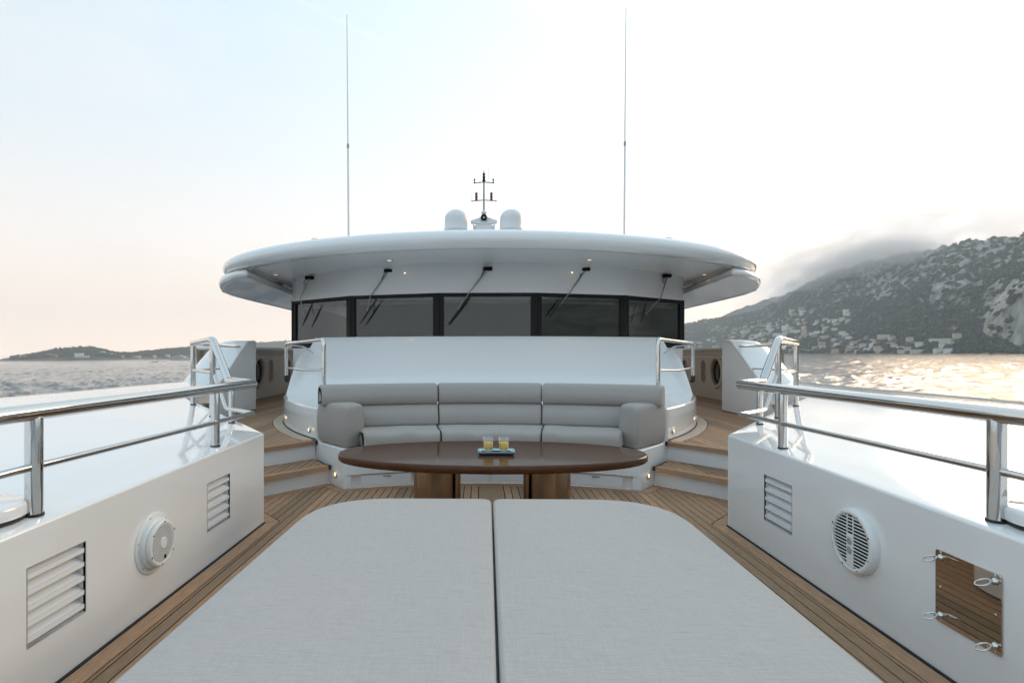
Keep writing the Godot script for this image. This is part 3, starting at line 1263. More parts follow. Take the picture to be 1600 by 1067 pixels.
func build_coaming(s: int) -> void:
	var t := thing("coaming", "glossy white coaming with %s" % ("two louvre vents facing the sunpads" if s < 0 else "one louvre vent and a mirror plate"), "coaming", "", P(CX + s * 2.5, 0, 2.0))
	# inboard face, with openings for the vents
	var holes := [[1.94, 2.23], [3.24, 3.53]] if s < 0 else [[3.26, 3.57]]
	var ds := [-1.6, 0.0, 1.0]
	for h in holes:
		ds.append(h[0])
		ds.append(h[1])
	ds.append(4.086)
	var st := start()
	var ys := [-0.06, 0.205, 0.495]
	for k in ds.size() - 1:
		for j in 3:
			var hole := false
			for h in holes:
				if is_equal_approx(h[0], ds[k]) and j == 1:
					hole = true
			if hole:
				continue
			var x: float = CX + s * 1.745
			var lo0: float = ys[j]
			var hi0: float = ys[j + 1] if j < 2 else coam_top(ds[k]) - 0.013
			var hi1: float = ys[j + 1] if j < 2 else coam_top(ds[k + 1]) - 0.013
			quad(st, P(x, lo0, ds[k]), P(x, lo0, ds[k + 1]), P(x, hi1, ds[k + 1]), P(x, hi0, ds[k]), 3)
	put(st, "inner_face", "white", t)
	st = start()
	box(st, P(CX + s * 1.745 - 0.0065, -0.02, 4.085), P(CX + s * 1.745 + 0.0065, 0.006, -1.6), 0.001, Transform3D(Basis(), Vector3(-s * 0.006, 0, 0)))
	put(st, "base_seal", "rubber", t)
	# cap: rounded edge, crowned top, turned down over the hull
	st = start()
	var rows := []
	var dl := [-1.6, -0.5, 0.5, 1.5, 2.5, 3.5, 4.0, 4.08, 4.09, 4.11, 4.2, 4.4, 4.63, 4.9, 5.3, 5.75, 6.1, 6.5, 6.52, 7.0, 7.6, 8.3]
	for d in dl:
		var ai := coam_in(d)
		var ct := coam_top(d)
		var row := PackedVector3Array()
		for q in 6:
			var a := PI / 2 * q / 5
			row.append(P(CX + s * (ai + 0.013 * (1.0 - cos(a))), ct - 0.013 + 0.013 * sin(a), d))
		row.append(P(CX + s * (ai + 0.026), crown(ai + 0.026, d), d))
		for q in range(1, 13):
			var u := q / 12.0
			var a := lerpf(ai + 0.026, 4.25, u)
			row.append(P(CX + s * a, crown(a, d), d))
		row.append(P(CX + s * 4.42, crown(4.25, d) - 0.006, d))
		row.append(P(CX + s * 4.54, crown(4.25, d) - 0.06, d))
		row.append(P(CX + s * 4.60, crown(4.25, d) - 0.18, d))
		row.append(P(CX + s * 4.62, crown(4.25, d) - 0.40, d))
		row.append(P(CX + s * 4.50, -3.0, d))
		row.append(P(CX + s * 4.30, -6.5, d))
		rows.append(row)
	loft(st, rows)
	put(st, "cap", "white", t)
	# the slanting face beside the steps
	st = start()
	for k in dl.size() - 1:
		if dl[k] < 4.085 or dl[k] > 6.9:
			continue
		var p0 := P(CX + s * coam_in(dl[k]), coam_top(dl[k]) - 0.013, dl[k])
		var p1 := P(CX + s * coam_in(dl[k + 1]), coam_top(dl[k + 1]) - 0.013, dl[k + 1])
		quad(st, p0, p1, Vector3(p1.x, -0.06, p1.z), Vector3(p0.x, -0.06, p0.z), 4)
	put(st, "end_face", "white", t)
	# round raised hatch base beside the railing
	var h := thing("hatch_cover", "round white hatch cover at the foot of the railing on the %s side" % ("headland" if s < 0 else "mountain"), "hatch", "hatch covers", P(CX + s * 1.985, coam_top(1.96), 1.96))
	st = start()
	var yy := crown(1.98, 1.96) - 0.012
	lathe(st, [[0.172, 0.0], [0.172, 0.014]], Transform3D(Basis(), P(CX + s * 1.985, yy, 1.96)), 40)
	put(st, "gasket", "rubber", h)
	st = start()
	lathe(st, [[0.176, 0.014], [0.178, 0.02], [0.178, 0.05], [0.174, 0.060], [0.166, 0.064], [0.0, 0.066]], Transform3D(Basis(), P(CX + s * 1.985, yy, 1.96)), 44)
	put(st, "lid", "white", h)


func crown(a: float, d: float) -> float:
	var u := clampf((a - 1.745) / 2.75, 0.0, 1.0)
	return 0.68 - 0.018 * maxf(0.0, 4.09 - d) + 0.225 * (1.0 - pow(1.0 - u, 1.3))


# ------------------------------------------------------------------ aft bulwark: fairing wing and the wall with fairleads
func build_bulwark(s: int) -> void:
	var side := "headland" if s < 0 else "mountain"
	var t := thing("fairing", "white wedge-shaped fairing rising beyond the railing on the %s side" % side, "fairing", "bulwark fairings", P(CX + s * 4.0, 0.3, 8.4))
	var prof := [[7.30, 0.62], [7.42, 0.78], [7.75, 0.99], [8.44, 1.45], [8.50, 1.487], [8.56, 1.50], [8.80, 1.51]]
	var rows := []
	for pr in prof:
		var d: float = pr[0]
		var y: float = pr[1]
		var row := PackedVector3Array()
		row.append(P(CX + s * 3.775, y - 0.03, d))
		row.append(P(CX + s * 3.777, y - 0.010, d))
		row.append(P(CX + s * 3.785, y - 0.002, d))
		row.append(P(CX + s * 3.80, y, d))
		row.append(P(CX + s * 4.04, y + 0.003, d))
		for q in range(1, 9):
			var a := PI / 2 * q / 8
			row.append(P(CX + s * (4.04 + 0.58 * sin(a)), y + 0.003 - 0.64 * (1.0 - cos(a)), d))
		row.append(P(CX + s * 4.625, y - 0.9, d))
		row.append(P(CX + s * 4.60, -1.5, d))
		rows.append(row)
	var st := start()
	loft(st, rows)
	put(st, "shell", "white", t)
	st = start()
	var face := PackedVector2Array([Vector2(7.0, 0.3), Vector2(8.80, 0.3), Vector2(8.80, 1.48)])
	for k in range(prof.size() - 1, -1, -1):
		face.append(Vector2(prof[k][0], prof[k][1] - 0.03))
	var ti := Geometry2D.triangulate_polygon(face)
	st.set_smooth_group(-1)
	for k in ti:
		st.add_vertex(P(CX + s * 3.772, face[k].y, face[k].x))
	# its after end
	quad(st, P(CX + s * 3.775, 0.3, 8.8), P(CX + s * 4.56, 0.3, 8.8), P(CX + s * 4.50, 1.02, 8.8), P(CX + s * 3.775, 1.48, 8.8))
	quad(st, P(CX + s * 3.775, 1.48, 8.8), P(CX + s * 4.50, 1.02, 8.8), P(CX + s * 4.40, 1.3, 8.8), P(CX + s * 4.02, 1.50, 8.8))
	put(st, "inner_face", "white_satin", t)
	st = start()
	tube(st, [P(CX + s * 3.771, 0.388, 7.0), P(CX + s * 3.771, 0.388, 8.8)], 0.006, 6)
	put(st, "base_seam", "rubber", t)
	# the wall further aft, with a long slot and a ring fairlead
	var b := thing("bulwark", "cream bulwark wall with oval slots beyond the white fairing on the %s side" % side, "bulwark", "bulwarks", P(CX + s * 4.66, 0.4, 12.0))
	var x: float = CX + s * 4.66
	st = start()
	var dsx := [8.85, 10.15, 11.0, 11.55, 11.9, 12.6, 17.0]
	var slots := [[11.08, 0.28, 0.30], [11.72, 0.11, 0.24], [12.8, 0.11, 0.24], [13.6, 0.28, 0.30]]
	var outer := PackedVector2Array([Vector2(8.85, 0.3), Vector2(17.0, 0.3), Vector2(17.0, 1.36), Vector2(8.85, 1.36)])
	var poly_list := [outer]
	for sl in slots:
		# cut the wall in two at each slot so that the hole stays open
		var next := []
		var hole := slot_shape(sl[0], 0.93, sl[1], sl[2])
		for p in poly_list:
			for half in [PackedVector2Array([Vector2(-50, -9), Vector2(sl[0], -9), Vector2(sl[0], 9), Vector2(-50, 9)]), PackedVector2Array([Vector2(sl[0], -9), Vector2(50, -9), Vector2(50, 9), Vector2(sl[0], 9)])]:
				for piece in Geometry2D.intersect_polygons(p, half):
					for c in Geometry2D.clip_polygons(piece, hole):
						next.append(c)
		poly_list = next
	st.set_smooth_group(-1)
	for p in poly_list:
		for k in Geometry2D.triangulate_polygon(p):
			st.add_vertex(P(x, p[k].y, p[k].x))
	quad(st, P(x + s * 0.12, 0.3, 8.85), P(x + s * 0.12, 0.3, 17.0), P(x + s * 0.12, 1.36, 17.0), P(x + s * 0.12, 1.36, 8.85))
	put(st, "wall", "cream", b)
	for sl in slots:
		var ring := []
		for p in slot_shape(sl[0], 0.93, sl[1], sl[2]):
			ring.append(P(x - s * 0.004, p.y, p.x))
		ring.append(ring[0])
		st = start()
		tube(st, ring, 0.012 if sl[1] < 0.15 else 0.04, 8, false)
		put(st, "fairlead_ring" if sl[1] > 0.15 else "niche_rim", "cream", b)
		st = start()
		st.set_smooth_group(-1)
		var hp := slot_shape(sl[0], 0.93, sl[1], sl[2])
		var rr0 := PackedVector3Array()
		var rr1 := PackedVector3Array()
		for p in hp:
			rr0.append(P(x, p.y, p.x))
			rr1.append(P(x + s * 0.12, p.y, p.x))
		loft(st, [rr0, rr1], true)
		put(st, "niche_lining", "cream", b)
		if sl[1] > 0.15:
			st = start()
			var inn := []
			for p in slot_shape(sl[0], 0.93, 0.21, 0.23):
				inn.append(P(x + s * 0.05, p.y, p.x))
			inn.append(inn[0])
			tube(st, inn, 0.022, 8, false)
			tube(st, [P(x + s * 0.06, 0.62, sl[0]), P(x + s * 0.06, 1.24, sl[0])], 0.02, 8)
			put(st, "roller", "rubber", b)
		else:
			st = start()
			for k in 2:
				tube(st, [P(x + s * 0.07, 0.80 + 0.10 * k, sl[0] - 0.09), P(x + s * 0.05, 0.83 + 0.10 * k, sl[0]), P(x + s * 0.07, 0.80 + 0.10 * k, sl[0] + 0.09)], 0.025, 8)
			put(st, "strap", "yellow", b)
	st = start()
	box(st, P(x - 0.11, 1.362, 17.0), P(x + 0.15, 1.43, 8.83), 0.02)
	put(st, "cap_rail", "white_satin", b)
	st = start()
	box(st, P(x - 0.012 if s > 0 else x + 0.012, 1.22, 17.0), P(x - s * 0.04, 1.25, 8.85), 0.006)
	put(st, "stringer", "white_satin", b)


func slot_shape(d: float, y: float, w: float, h: float) -> PackedVector2Array:
	var out := PackedVector2Array()
	var cy := maxf(h - w, 0.0)
	for k in 20:
		var a := TAU * k / 20
		out.append(Vector2(d + cos(a) * w, y + sin(a) * w + (cy if sin(a) > 0 else -cy)))
	return out


# ------------------------------------------------------------------ plinth and cowling
func build_plinth() -> void:
	var t := thing("sofa_plinth", "curved white plinth with drawer fronts under the grey sofa", "plinth", "", P(CX, 0, 5.6))
	var up := []
	for p in front_arc(14, 1.36, -1.36):
		up.append(Vector2(p.x, p.y - 0.02))
	var out := PackedVector2Array()
	for p in [Vector2(1.80, 6.3), Vector2(1.832, 5.68), Vector2(1.615, 5.39)]:
		out.append(Vector2(CX + p.x, p.y))
	for p in rounded([Vector2(1.615, 5.39), Vector2(1.402, 5.14), Vector2(1.30, 5.16)], [0.0, 0.025, 0.0]):
		out.append(Vector2(CX + p.x, p.y))
	for p in up:
		if absf(p.x) < 1.2:
			out.append(Vector2(CX + p.x, p.y))
	for p in rounded([Vector2(-1.30, 5.16), Vector2(-1.402, 5.14), Vector2(-1.615, 5.39)], [0.0, 0.025, 0.0]):
		out.append(Vector2(CX + p.x, p.y))
	for p in [Vector2(-1.615, 5.39), Vector2(-1.832, 5.68), Vector2(-1.80, 6.3)]:
		out.append(Vector2(CX + p.x, p.y))
	var clean := PackedVector2Array()
	for p in out:
		if clean.is_empty() or clean[-1].distance_to(p) > 0.004:
			clean.append(p)
	var st := start()
	prism(st, clean, 0.13, 0.375, 0.012)
	put(st, "body", "white_satin", t)
	# set back below, with drawer fronts
	var low := PackedVector2Array()
	for p in [Vector2(1.80, 6.3), Vector2(1.832, 5.68), Vector2(1.615, 5.39), Vector2(1.402, 5.14), Vector2(1.34, 5.17)]:
		low.append(Vector2(CX + p.x, p.y))
	for p in front_arc(14, 1.34, -1.34):
		low.append(Vector2(CX + p.x, p.y + 0.05))
	for p in [Vector2(-1.34, 5.17), Vector2(-1.402, 5.14), Vector2(-1.615, 5.39), Vector2(-1.832, 5.68), Vector2(-1.80, 6.3)]:
		low.append(Vector2(CX + p.x, p.y))
	st = start()
	prism(st, low, -0.01, 0.132)
	put(st, "toe_kick", "white_satin", t)
	for q in [[-1.26, -0.78], [-0.76, -0.02], [0.02, 0.76], [0.78, 1.26]]:
		var poly := []
		for p in front_arc(6, q[0], q[1]):
			poly.append(Vector2(CX + p.x, p.y + 0.004))
		for p in front_arc(6, q[1], q[0]):
			poly.append(Vector2(CX + p.x, p.y + 0.06))
		st = start()
		prism(st, PackedVector2Array(rounded(poly, 0.02, 2)), 0.012, 0.118, 0.006)
		var f := put(st, "drawer_front", "white_satin", t)
		var mid: float = (q[0] + q[1]) / 2.0
		var dd: float = 5.42 - 0.27 * pow(absf(mid) / 1.405, 2.0)
		st = start()
		box(st, P(CX + mid - 0.045, 0.088, dd + 0.02), P(CX + mid + 0.045, 0.104, dd - 0.006), 0.004)
		put(st, "finger_pull", "grey_plastic", f)
	for s in [-1, 1]:
		var at := Vector2(1.515, 5.272)
		var nrm := Vector3(s * 0.25, 0, 0.213).normalized()
		courtesy_light(t, P(CX + s * at.x, 0.112, at.y), nrm)


func courtesy_light(t: Node, at: Vector3, nrm: Vector3) -> void:
	var tf := axis_tf(at, nrm)
	var st := start()
	lathe(st, [[0.036, -0.01], [0.036, 0.004], [0.031, 0.009], [0.024, 0.009], [0.022, 0.004]], tf, 22, false)
	var b := put(st, "courtesy_light", "steel", t)
	st = start()
	lathe(st, [[0.022, 0.003], [0.018, 0.006], [0.0, 0.007]], tf, 20, false)
	put(st, "lens", "lamp", b)
	var l := OmniLight3D.new()
	l.name = "lamp_light"
	l.light_energy = 0.0005
	l.light_color = Color(1.0, 0.82, 0.56)
	l.light_size = 0.02
	l.shadow_enabled = true
	l.omni_range = 6.0
	l.omni_attenuation = 2.0
	b.add_child(l)
	l.position = at + nrm * 0.03 - (t as Node3D).position - b.position


func along(pts: Array, u: float) -> Vector2:
	var x := u * (pts.size() - 1)
	var k := mini(int(x), pts.size() - 2)
	return (pts[k] as Vector2).cubic_interpolate(pts[k + 1], pts[maxi(k - 1, 0)], pts[mini(k + 2, pts.size() - 1)], x - k)


func foot(u: float) -> Vector2:
	# outer edge of the ledge: u runs from 0 amidships, behind the sofa, to 1 at the side
	if u < 0.4:
		var a := 1.835 * u / 0.4
		return Vector2(a, 2.175 + sqrt(15.55 - a * a) + 0.03 * (1.0 - u / 0.4))
	return along([Vector2(1.835, 5.70), Vector2(2.06, 5.98), Vector2(2.30, 6.33), Vector2(2.55, 6.78), Vector2(2.74, 7.22), Vector2(2.86, 7.62)], (u - 0.4) / 0.6)


func heel(u: float) -> Vector2:
	# where the ledge meets the sloping front
	return along([Vector2(0, 7.32), Vector2(0.75, 7.33), Vector2(1.45, 7.38), Vector2(2.05, 7.46), Vector2(2.50, 7.53), Vector2(2.84, 7.60)], u)


func head(u: float) -> Vector2:
	return along([Vector2(0, 7.92), Vector2(0.75, 7.95), Vector2(1.45, 8.06), Vector2(2.00, 8.22), Vector2(2.40, 8.34), Vector2(2.68, 8.42)], u)


func build_cowling() -> void:
	var t := thing("cowling", "pale blue-white sloping cowling between the grey sofa and the bridge windows", "cowling", "", P(CX, 0.4, 7.0))
	var rows := []
	var ledge := []
	var skirt := []
	var top := 1.548
	for i in 81:
		var u := -1.0 + i / 40.0
		var a := absf(u)
		var s := -1.0 if u < 0.0 else 1.0
		var f := foot(a)
		var h := heel(a)
		var g := head(a)
		var row := PackedVector3Array()
		# the corner of the front stands upright before it falls back
		var e: float = smoothstep(0.90, 1.0, a)
		row.append(P(CX + s * h.x, 0.715, h.y - 0.004))
		for j in 13:
			var v := j / 12.0
			var vy: float = lerpf(v, minf(1.0, v * 1.0 + 0.22 * sin(PI * minf(1.0, v * 1.3))), e)
			var p := h.lerp(g, v)
			row.append(P(CX + s * p.x, lerpf(0.722, top - 0.006, vy), p.y))
		var last := row[-1]
		row.append(last + Vector3(0, 0.005, -0.012))
		row.append(last + Vector3(0, 0.006, -0.03))
		row.append(last + Vector3(0, 0.0, -0.30))
		rows.append(row)
		ledge.append(PackedVector3Array([P(CX + s * f.x, 0.700, f.y), P(CX + s * lerpf(f.x, h.x, 0.004), 0.714, lerpf(f.y, h.y, 0.004)), P(CX + s * lerpf(f.x, h.x, 0.014), 0.7185, lerpf(f.y, h.y, 0.014)), P(CX + s * lerpf(f.x, h.x, 0.03), 0.719, lerpf(f.y, h.y, 0.03)), P(CX + s * lerpf(f.x, h.x, 0.5), 0.7205, lerpf(f.y, h.y, 0.5)), P(CX + s * h.x, 0.722, h.y)]))
		skirt.append(PackedVector3Array([P(CX + s * f.x, 0.700, f.y), P(CX + s * f.x, 0.2, f.y)]))
	var st := start()
	loft(st, rows)
	put(st, "front", "white", t)
	st = start()
	loft(st, ledge, false, 3)
	put(st, "ledge", "white", t)
	st = start()
	loft(st, skirt, false, 2)
	put(st, "base", "white", t)
	# closing cheeks aft of the flanks
	st = start()
	for s in [-1, 1]:
		var prev: PackedVector3Array = rows[0 if s < 0 else 80]
		var back := PackedVector3Array()
		for p in prev:
			back.append(Vector3(CX + s * 2.95, p.y, minf(-9.6, p.z)))
		loft(st, [prev, back], false, 5)
		var fo: PackedVector3Array = skirt[0 if s < 0 else 80]
		quad(st, fo[0], Vector3(CX + s * 2.97, 0.70, -9.6), Vector3(CX + s * 2.97, 0.2, -9.6), fo[1])
	put(st, "cheek", "white_satin", t)
	for s in [-1, 1]:
		courtesy_light(t, P(CX + s * 1.955, 0.468, 5.835), Vector3(s * 0.80, 0, 0.60))
		courtesy_light(t, P(CX + s * 2.62, 0.47, 6.93), Vector3(s * 0.92, 0, 0.38))
		st = start()
		var line := []
		for k in 22:
			var f := foot(0.405 + 0.595 * k / 21.0)
			line.append(P(CX + s * (f.x + 0.003), 0.384, f.y - 0.002))
		tube(st, line, 0.007, 6)
		put(st, "base_seam", "rubber", t)


# ------------------------------------------------------------------ wheelhouse
var facets := [Vector2(0.75, 8.33), Vector2(2.2, 8.72), Vector2(3.43, 9.58)]


func roof_outline(n: int, A: float, B: float, dc: float, back: float, ex := 1.9) -> PackedVector2Array:
	var out := PackedVector2Array()
	out.append(Vector2(CX + A, back))
	for k in n + 1:
		var a := PI / 2 - PI * k / n
		var sx := sin(a)
		var cx := cos(a)
		out.append(Vector2(CX + A * signf(sx) * pow(absf(sx), 2.0 / ex), dc - B * pow(absf(cx), 2.0 / ex)))
	out.append(Vector2(CX - A, back))
	return out


func roof_ring(poly: PackedVector2Array, w: float, y: float) -> PackedVector3Array:
	var q := inset(poly, w) if w != 0.0 else poly
	var out := PackedVector3Array()
	for p in q:
		out.append(P(p.x, y - 0.003 * pow(p.x - CX, 2.0), p.y))
	return out


func build_wheelhouse() -> void:
	var t := thing("wheelhouse", "white wheelhouse with black framed windows under a wide oval roof", "wheelhouse", "", P(CX, 0.5, 10.5))
	# faceted window line, round the front and back along both sides
	var line := [Vector2(-3.55, 15.0)]
	for k in [2, 1, 0]:
		line.append(Vector2(-facets[k].x, facets[k].y))
	for k in 3:
		line.append(Vector2(facets[k].x, facets[k].y))
	line.append(Vector2(3.55, 15.0))
	var wl := []
	for p in line:
		wl.append(Vector2(p.x + CX, p.y))
	# wall below the windows, hidden behind the cowling
	var st := start()
	for k in wl.size() - 1:
		quad(st, P(wl[k].x, 0.3, wl[k].y), P(wl[k + 1].x, 0.3, wl[k + 1].y), P(wl[k + 1].x, 1.42, wl[k + 1].y), P(wl[k].x, 1.42, wl[k].y))
	put(st, "lower_wall", "white_satin", t)
	# white band from the window heads up to the soffit: straight below, curved above
	st = start()
	var rows := [PackedVector3Array(), PackedVector3Array(), PackedVector3Array(), PackedVector3Array()]
	for k in wl.size() - 1:
		var steps := 10
		for q in steps + (1 if k == wl.size() - 2 else 0):
			var p: Vector2 = wl[k].lerp(wl[k + 1], float(q) / steps)
			var a := p.x - CX
			# a smooth curve through the facets
			var cd: float = 8.28 + 0.045 * a * a + 0.0085 * pow(absf(a), 4.0) if absf(a) < 3.44 else p.y
			var sm := Vector2(p.x, minf(cd, p.y) if absf(a) < 3.44 else p.y)
			var lip := Vector2(p.x, p.y - (0.035 if p.y < 9.7 else 0.0))
			rows[0].append(P(lip.x, 2.222, lip.y))
			rows[1].append(P(lip.x, 2.235, lip.y - 0.004))
			rows[2].append(P(lip.lerp(sm, 0.25).x, 2.30, lip.lerp(sm, 0.3).y))
			rows[3].append(P(sm.x, 2.72, sm.y - 0.02))
	loft(st, rows)
	put(st, "fascia", "white_satin", t)
	# windows
	for k in wl.size() - 1:
		var p: Vector2 = wl[k]
		var q: Vector2 = wl[k + 1]
		if k == 0 or k == wl.size() - 2:
			st = start()
			quad(st, P(p.x, 1.42, p.y), P(q.x, 1.42, q.y), P(q.x, 2.235, q.y), P(p.x, 2.235, p.y))
			put(st, "side_window", "frame", t)
			continue
		var dir := (q - p).normalized()
		var nrm := Vector2(dir.y, -dir.x)
		var wide := p.distance_to(q)
		var fr := Transform3D(Basis(Vector3(dir.x, 0, -dir.y), Vector3.UP, Vector3(nrm.x, 0, -nrm.y)), P(p.x, 0, p.y))
		st = start()
		box(st, Vector3(0.0, 2.17, -0.06), Vector3(wide, 2.232, 0.028), 0.006, fr)
		box(st, Vector3(0.0, 1.40, -0.06), Vector3(wide, 1.50, 0.022), 0.006, fr)
		box(st, Vector3(0.012, 1.50, -0.06), Vector3(0.085, 2.17, 0.018), 0.006, fr)
		box(st, Vector3(wide - 0.085, 1.50, -0.06), Vector3(wide - 0.012, 2.17, 0.018), 0.006, fr)
		var w := put(st, "window_frame", "frame", t)
		st = start()
		box(st, Vector3(0.08, 1.49, -0.022), Vector3(wide - 0.08, 2.175, -0.012), 0.001, fr)
		put(st, "pane", "window_glass", w)
		st = start()
		box(st, Vector3(0.10, 2.085, -0.16), Vector3(wide - 0.10, 2.125, -0.12), 0.008, fr)
		put(st, "blind_cassette", "interior_pale", w)
	# corner posts between the windows
	for k in range(1, wl.size() - 1):
		st = start()
		tube(st, [P(wl[k].x, 1.40, wl[k].y - 0.006), P(wl[k].x, 2.225, wl[k].y - 0.006)], 0.030, 8)
		put(st, "window_post", "frame", t)
	# inside: a floor, a dark back wall and a console
	st = start()
	box(st, P(CX - 3.3, 0.9, 13.2), P(CX + 3.3, 0.95, 9.7), 0.01)
	box(st, P(CX - 3.3, 0.95, 13.2), P(CX + 3.3, 2.60, 13.1), 0.01)
	put(st, "cabin_lining", "interior", t)
	st = start()
	box(st, P(CX - 1.9, 0.95, 9.7), P(CX + 1.9, 1.52, 9.2), 0.05)
	put(st, "console", "interior_wood", t)
	for k in 2:
		st = start()
		box(st, P(CX + 1.1 + k * 0.9, 0.95, 12.9), P(CX + 1.7 + k * 0.9, 2.1, 12.8), 0.02)
		put(st, "cabinet_door", "interior_wood", t)
	# the roof
	var poly := roof_outline(72, 4.56, 2.70, 9.60, 15.0)
	st = start()
	var prof := [[0.30, 2.672], [0.22, 2.665], [0.16, 2.648], [0.10, 2.650], [0.045, 2.675], [0.012, 2.715], [0.0, 2.765], [0.012, 2.815], [0.05, 2.858], [0.12, 2.890], [0.25, 2.915], [0.6, 2.95], [1.2, 2.975]]
	var rr := []
	for p in prof:
		rr.append(roof_ring(poly, p[0], p[1]))
	loft(st, rr, true)
	var topring: PackedVector3Array = rr[-1]
	st.set_smooth_group(1)
	var flat := inset(poly, 1.2)
	var tri_list := Geometry2D.triangulate_polygon(flat)
	for k in tri_list:
		st.add_vertex(topring[k])
	var roof := put(st, "roof", "white", t)
	# soffit panel inside the rim
	var sp := inset(poly, 0.28)
	st = start()
	var strips := []
	for k in 61:
		var a := -4.27 + 8.54 * k / 60.0
		var front := 9.6
		for q in sp.size() - 1:
			var p0 := sp[q] - Vector2(CX, 0)
			var p1 := sp[q + 1] - Vector2(CX, 0)
			if (p0.x - a) * (p1.x - a) <= 0.0 and absf(p0.x - p1.x) > 1e-5:
				front = minf(front, lerpf(p0.y, p1.y, (a - p0.x) / (p1.x - p0.x)))
		var yy := 2.676 - 0.003 * a * a
		strips.append(PackedVector3Array([P(CX + a, yy, front), P(CX + a, yy, lerpf(front, 14.7, 0.5)), P(CX + a, yy, 14.7)]))
	loft(st, strips)
	put(st, "soffit", "white_satin", roof)
	for q in [[-1.35, 7.98], [1.59, 8.0], [-3.48, 9.15], [3.78, 9.27]]:
		downlight(roof, P(q[0], 2.674 - 0.003 * pow(q[0] - CX, 2.0), q[1]), t)
	for q in [[-3.9, 10.25], [4.16, 10.4]]:
		st = start()
		lathe(st, [[0.13, 0.0], [0.13, -0.012], [0.115, -0.016], [0.0, -0.016]], Transform3D(Basis().scaled(Vector3(1, 1, 1.5)), P(q[0], 2.63, q[1])), 24)
		put(st, "speaker_grille", "grey_plastic", roof)
	for q in [[-1.17, 8.33], [1.39, 8.33]]:
		st = start()
		lathe(st, [[0.013, 0.0], [0.013, 0.014], [0.010, 0.018], [0.0, 0.018]], axis_tf(P(q[0], 2.53, q[1] - 0.012), Vector3(0, -0.2, 1)), 16)
		put(st, "marker_light", "lamp", t)
	# lower overhang further aft
	for s in [-1, 1]:
		var low := mirrored(rounded([Vector2(3.66, 8.22), Vector2(3.98, 8.36), Vector2(4.38, 8.78), Vector2(4.68, 9.4), Vector2(4.78, 10.4), Vector2(4.80, 17.0), Vector2(3.98, 17.0), Vector2(3.86, 11.0), Vector2(3.74, 9.2)], [0.1, 0.3, 0.35, 0.35, 0.4, 0.0, 0.0, 0.4, 0.4], 5), s)
		st = start()
		rr = []
		for p in [[0.09, 2.427], [0.06, 2.43], [0.03, 2.445], [0.01, 2.475], [0.0, 2.53], [0.01, 2.585], [0.04, 2.62], [0.10, 2.64]]:
			var ring := roof_ring(low, p[0], p[1] + 0.005)
			for k in ring.size():
				ring[k].y += 0.08 * clampf((4.66 - absf(ring[k].x - CX)) / 0.8, 0.0, 1.0) * clampf((2.585 - p[1]) / 0.15, 0.0, 1.0)
			rr.append(ring)
		loft(st, rr, true)
		var under := []
		for q in [[3.72, 3.76, 8.27], [3.70, 3.98, 8.40], [3.71, 4.18, 8.55], [3.74, 4.36, 8.80], [3.77, 4.62, 9.4], [3.80, 4.72, 10.0], [3.89, 4.75, 11.0], [4.0, 4.77, 16.98]]:
			var ul := PackedVector3Array()
			for k in 4:
				var a := lerpf(q[0], q[1], k / 3.0)
				ul.append(P(CX + s * a, 2.435 - 0.003 * a * a + 0.08 * clampf((4.66 - a) / 0.8, 0.0, 1.0), q[2]))
			under.append(ul)
		loft(st, under, false, 6)
		put(st, "lower_overhang", "white", t)
	# wipers: pivot, elbow, joint with the blade, the blade's ends
	for w in [
		[[-2.92, 2.586, 9.181], [-3.12, 2.253, 9.321], [-3.033, 1.972, 9.261], [-2.836, 2.156, 9.122], [-3.076, 1.765, 9.291]],
		[[-1.441, 2.587, 8.449], [-1.749, 2.187, 8.532], [-1.792, 1.967, 8.543], [-1.621, 2.173, 8.497], [-1.921, 1.757, 8.578]],
		[[0.102, 2.578, 8.24], [-0.17, 2.23, 8.24], [-0.354, 1.959, 8.24], [-0.141, 2.191, 8.24], [-0.49, 1.746, 8.24]],
		[[1.618, 2.596, 8.444], [1.391, 2.263, 8.383], [1.136, 1.963, 8.315], [1.278, 2.161, 8.353], [1.05, 1.86, 8.292]],
		[[3.13, 2.601, 9.193], [2.991, 2.226, 9.096], [2.671, 1.934, 8.871], [2.684, 2.132, 8.88], [2.58, 1.80, 8.808]]]:
		var v := []
		for p in w:
			v.append(P(p[0], p[1], p[2]))
		st = start()
		box(st, Vector3(-0.07, -0.025, -0.05), Vector3(0.07, 0.03, 0.03), 0.01, Transform3D(Basis(), v[0]))
		lathe(st, [[0.022, -0.07], [0.022, 0.05], [0.014, 0.06]], axis_tf(v[0], Vector3(0, 0, 1)), 12)
		var wp := put(st, "wiper", "black", t)
		st = start()
		tube(st, [v[0], v[0].lerp(v[1], 0.45), v[1], v[2]], [0.017, 0.014, 0.009, 0.008], 8)
		put(st, "arm", "wiper_metal", wp)
		st = start()
		tube(st, bend([v[0] + Vector3(-0.05, 0, 0), v[0] + Vector3(-0.09, -0.1, 0.03), v[0].lerp(v[1], 0.35)], 0.05), 0.006, 6)
		put(st, "hose", "rubber", wp)
		st = start()
		var b0: Vector3 = v[3]
		var b1: Vector3 = v[4]
		tube(st, [b0, b0.lerp(b1, 0.3), b0.lerp(b1, 0.7), b1], [0.008, 0.017, 0.017, 0.007], 6)
		put(st, "blade", "rubber", wp)
	# small fittings along the roof edge
	for q in [[-2.44, 7.95], [2.73, 7.98]]:
		st = start()
		lathe(st, [[0.07, 0.0], [0.075, 0.02], [0.07, 0.07], [0.045, 0.10], [0.0, 0.11]], Transform3D(Basis(), P(q[0], 2.885, q[1])), 20)
		put(st, "aerial_dome", "white_satin", t)
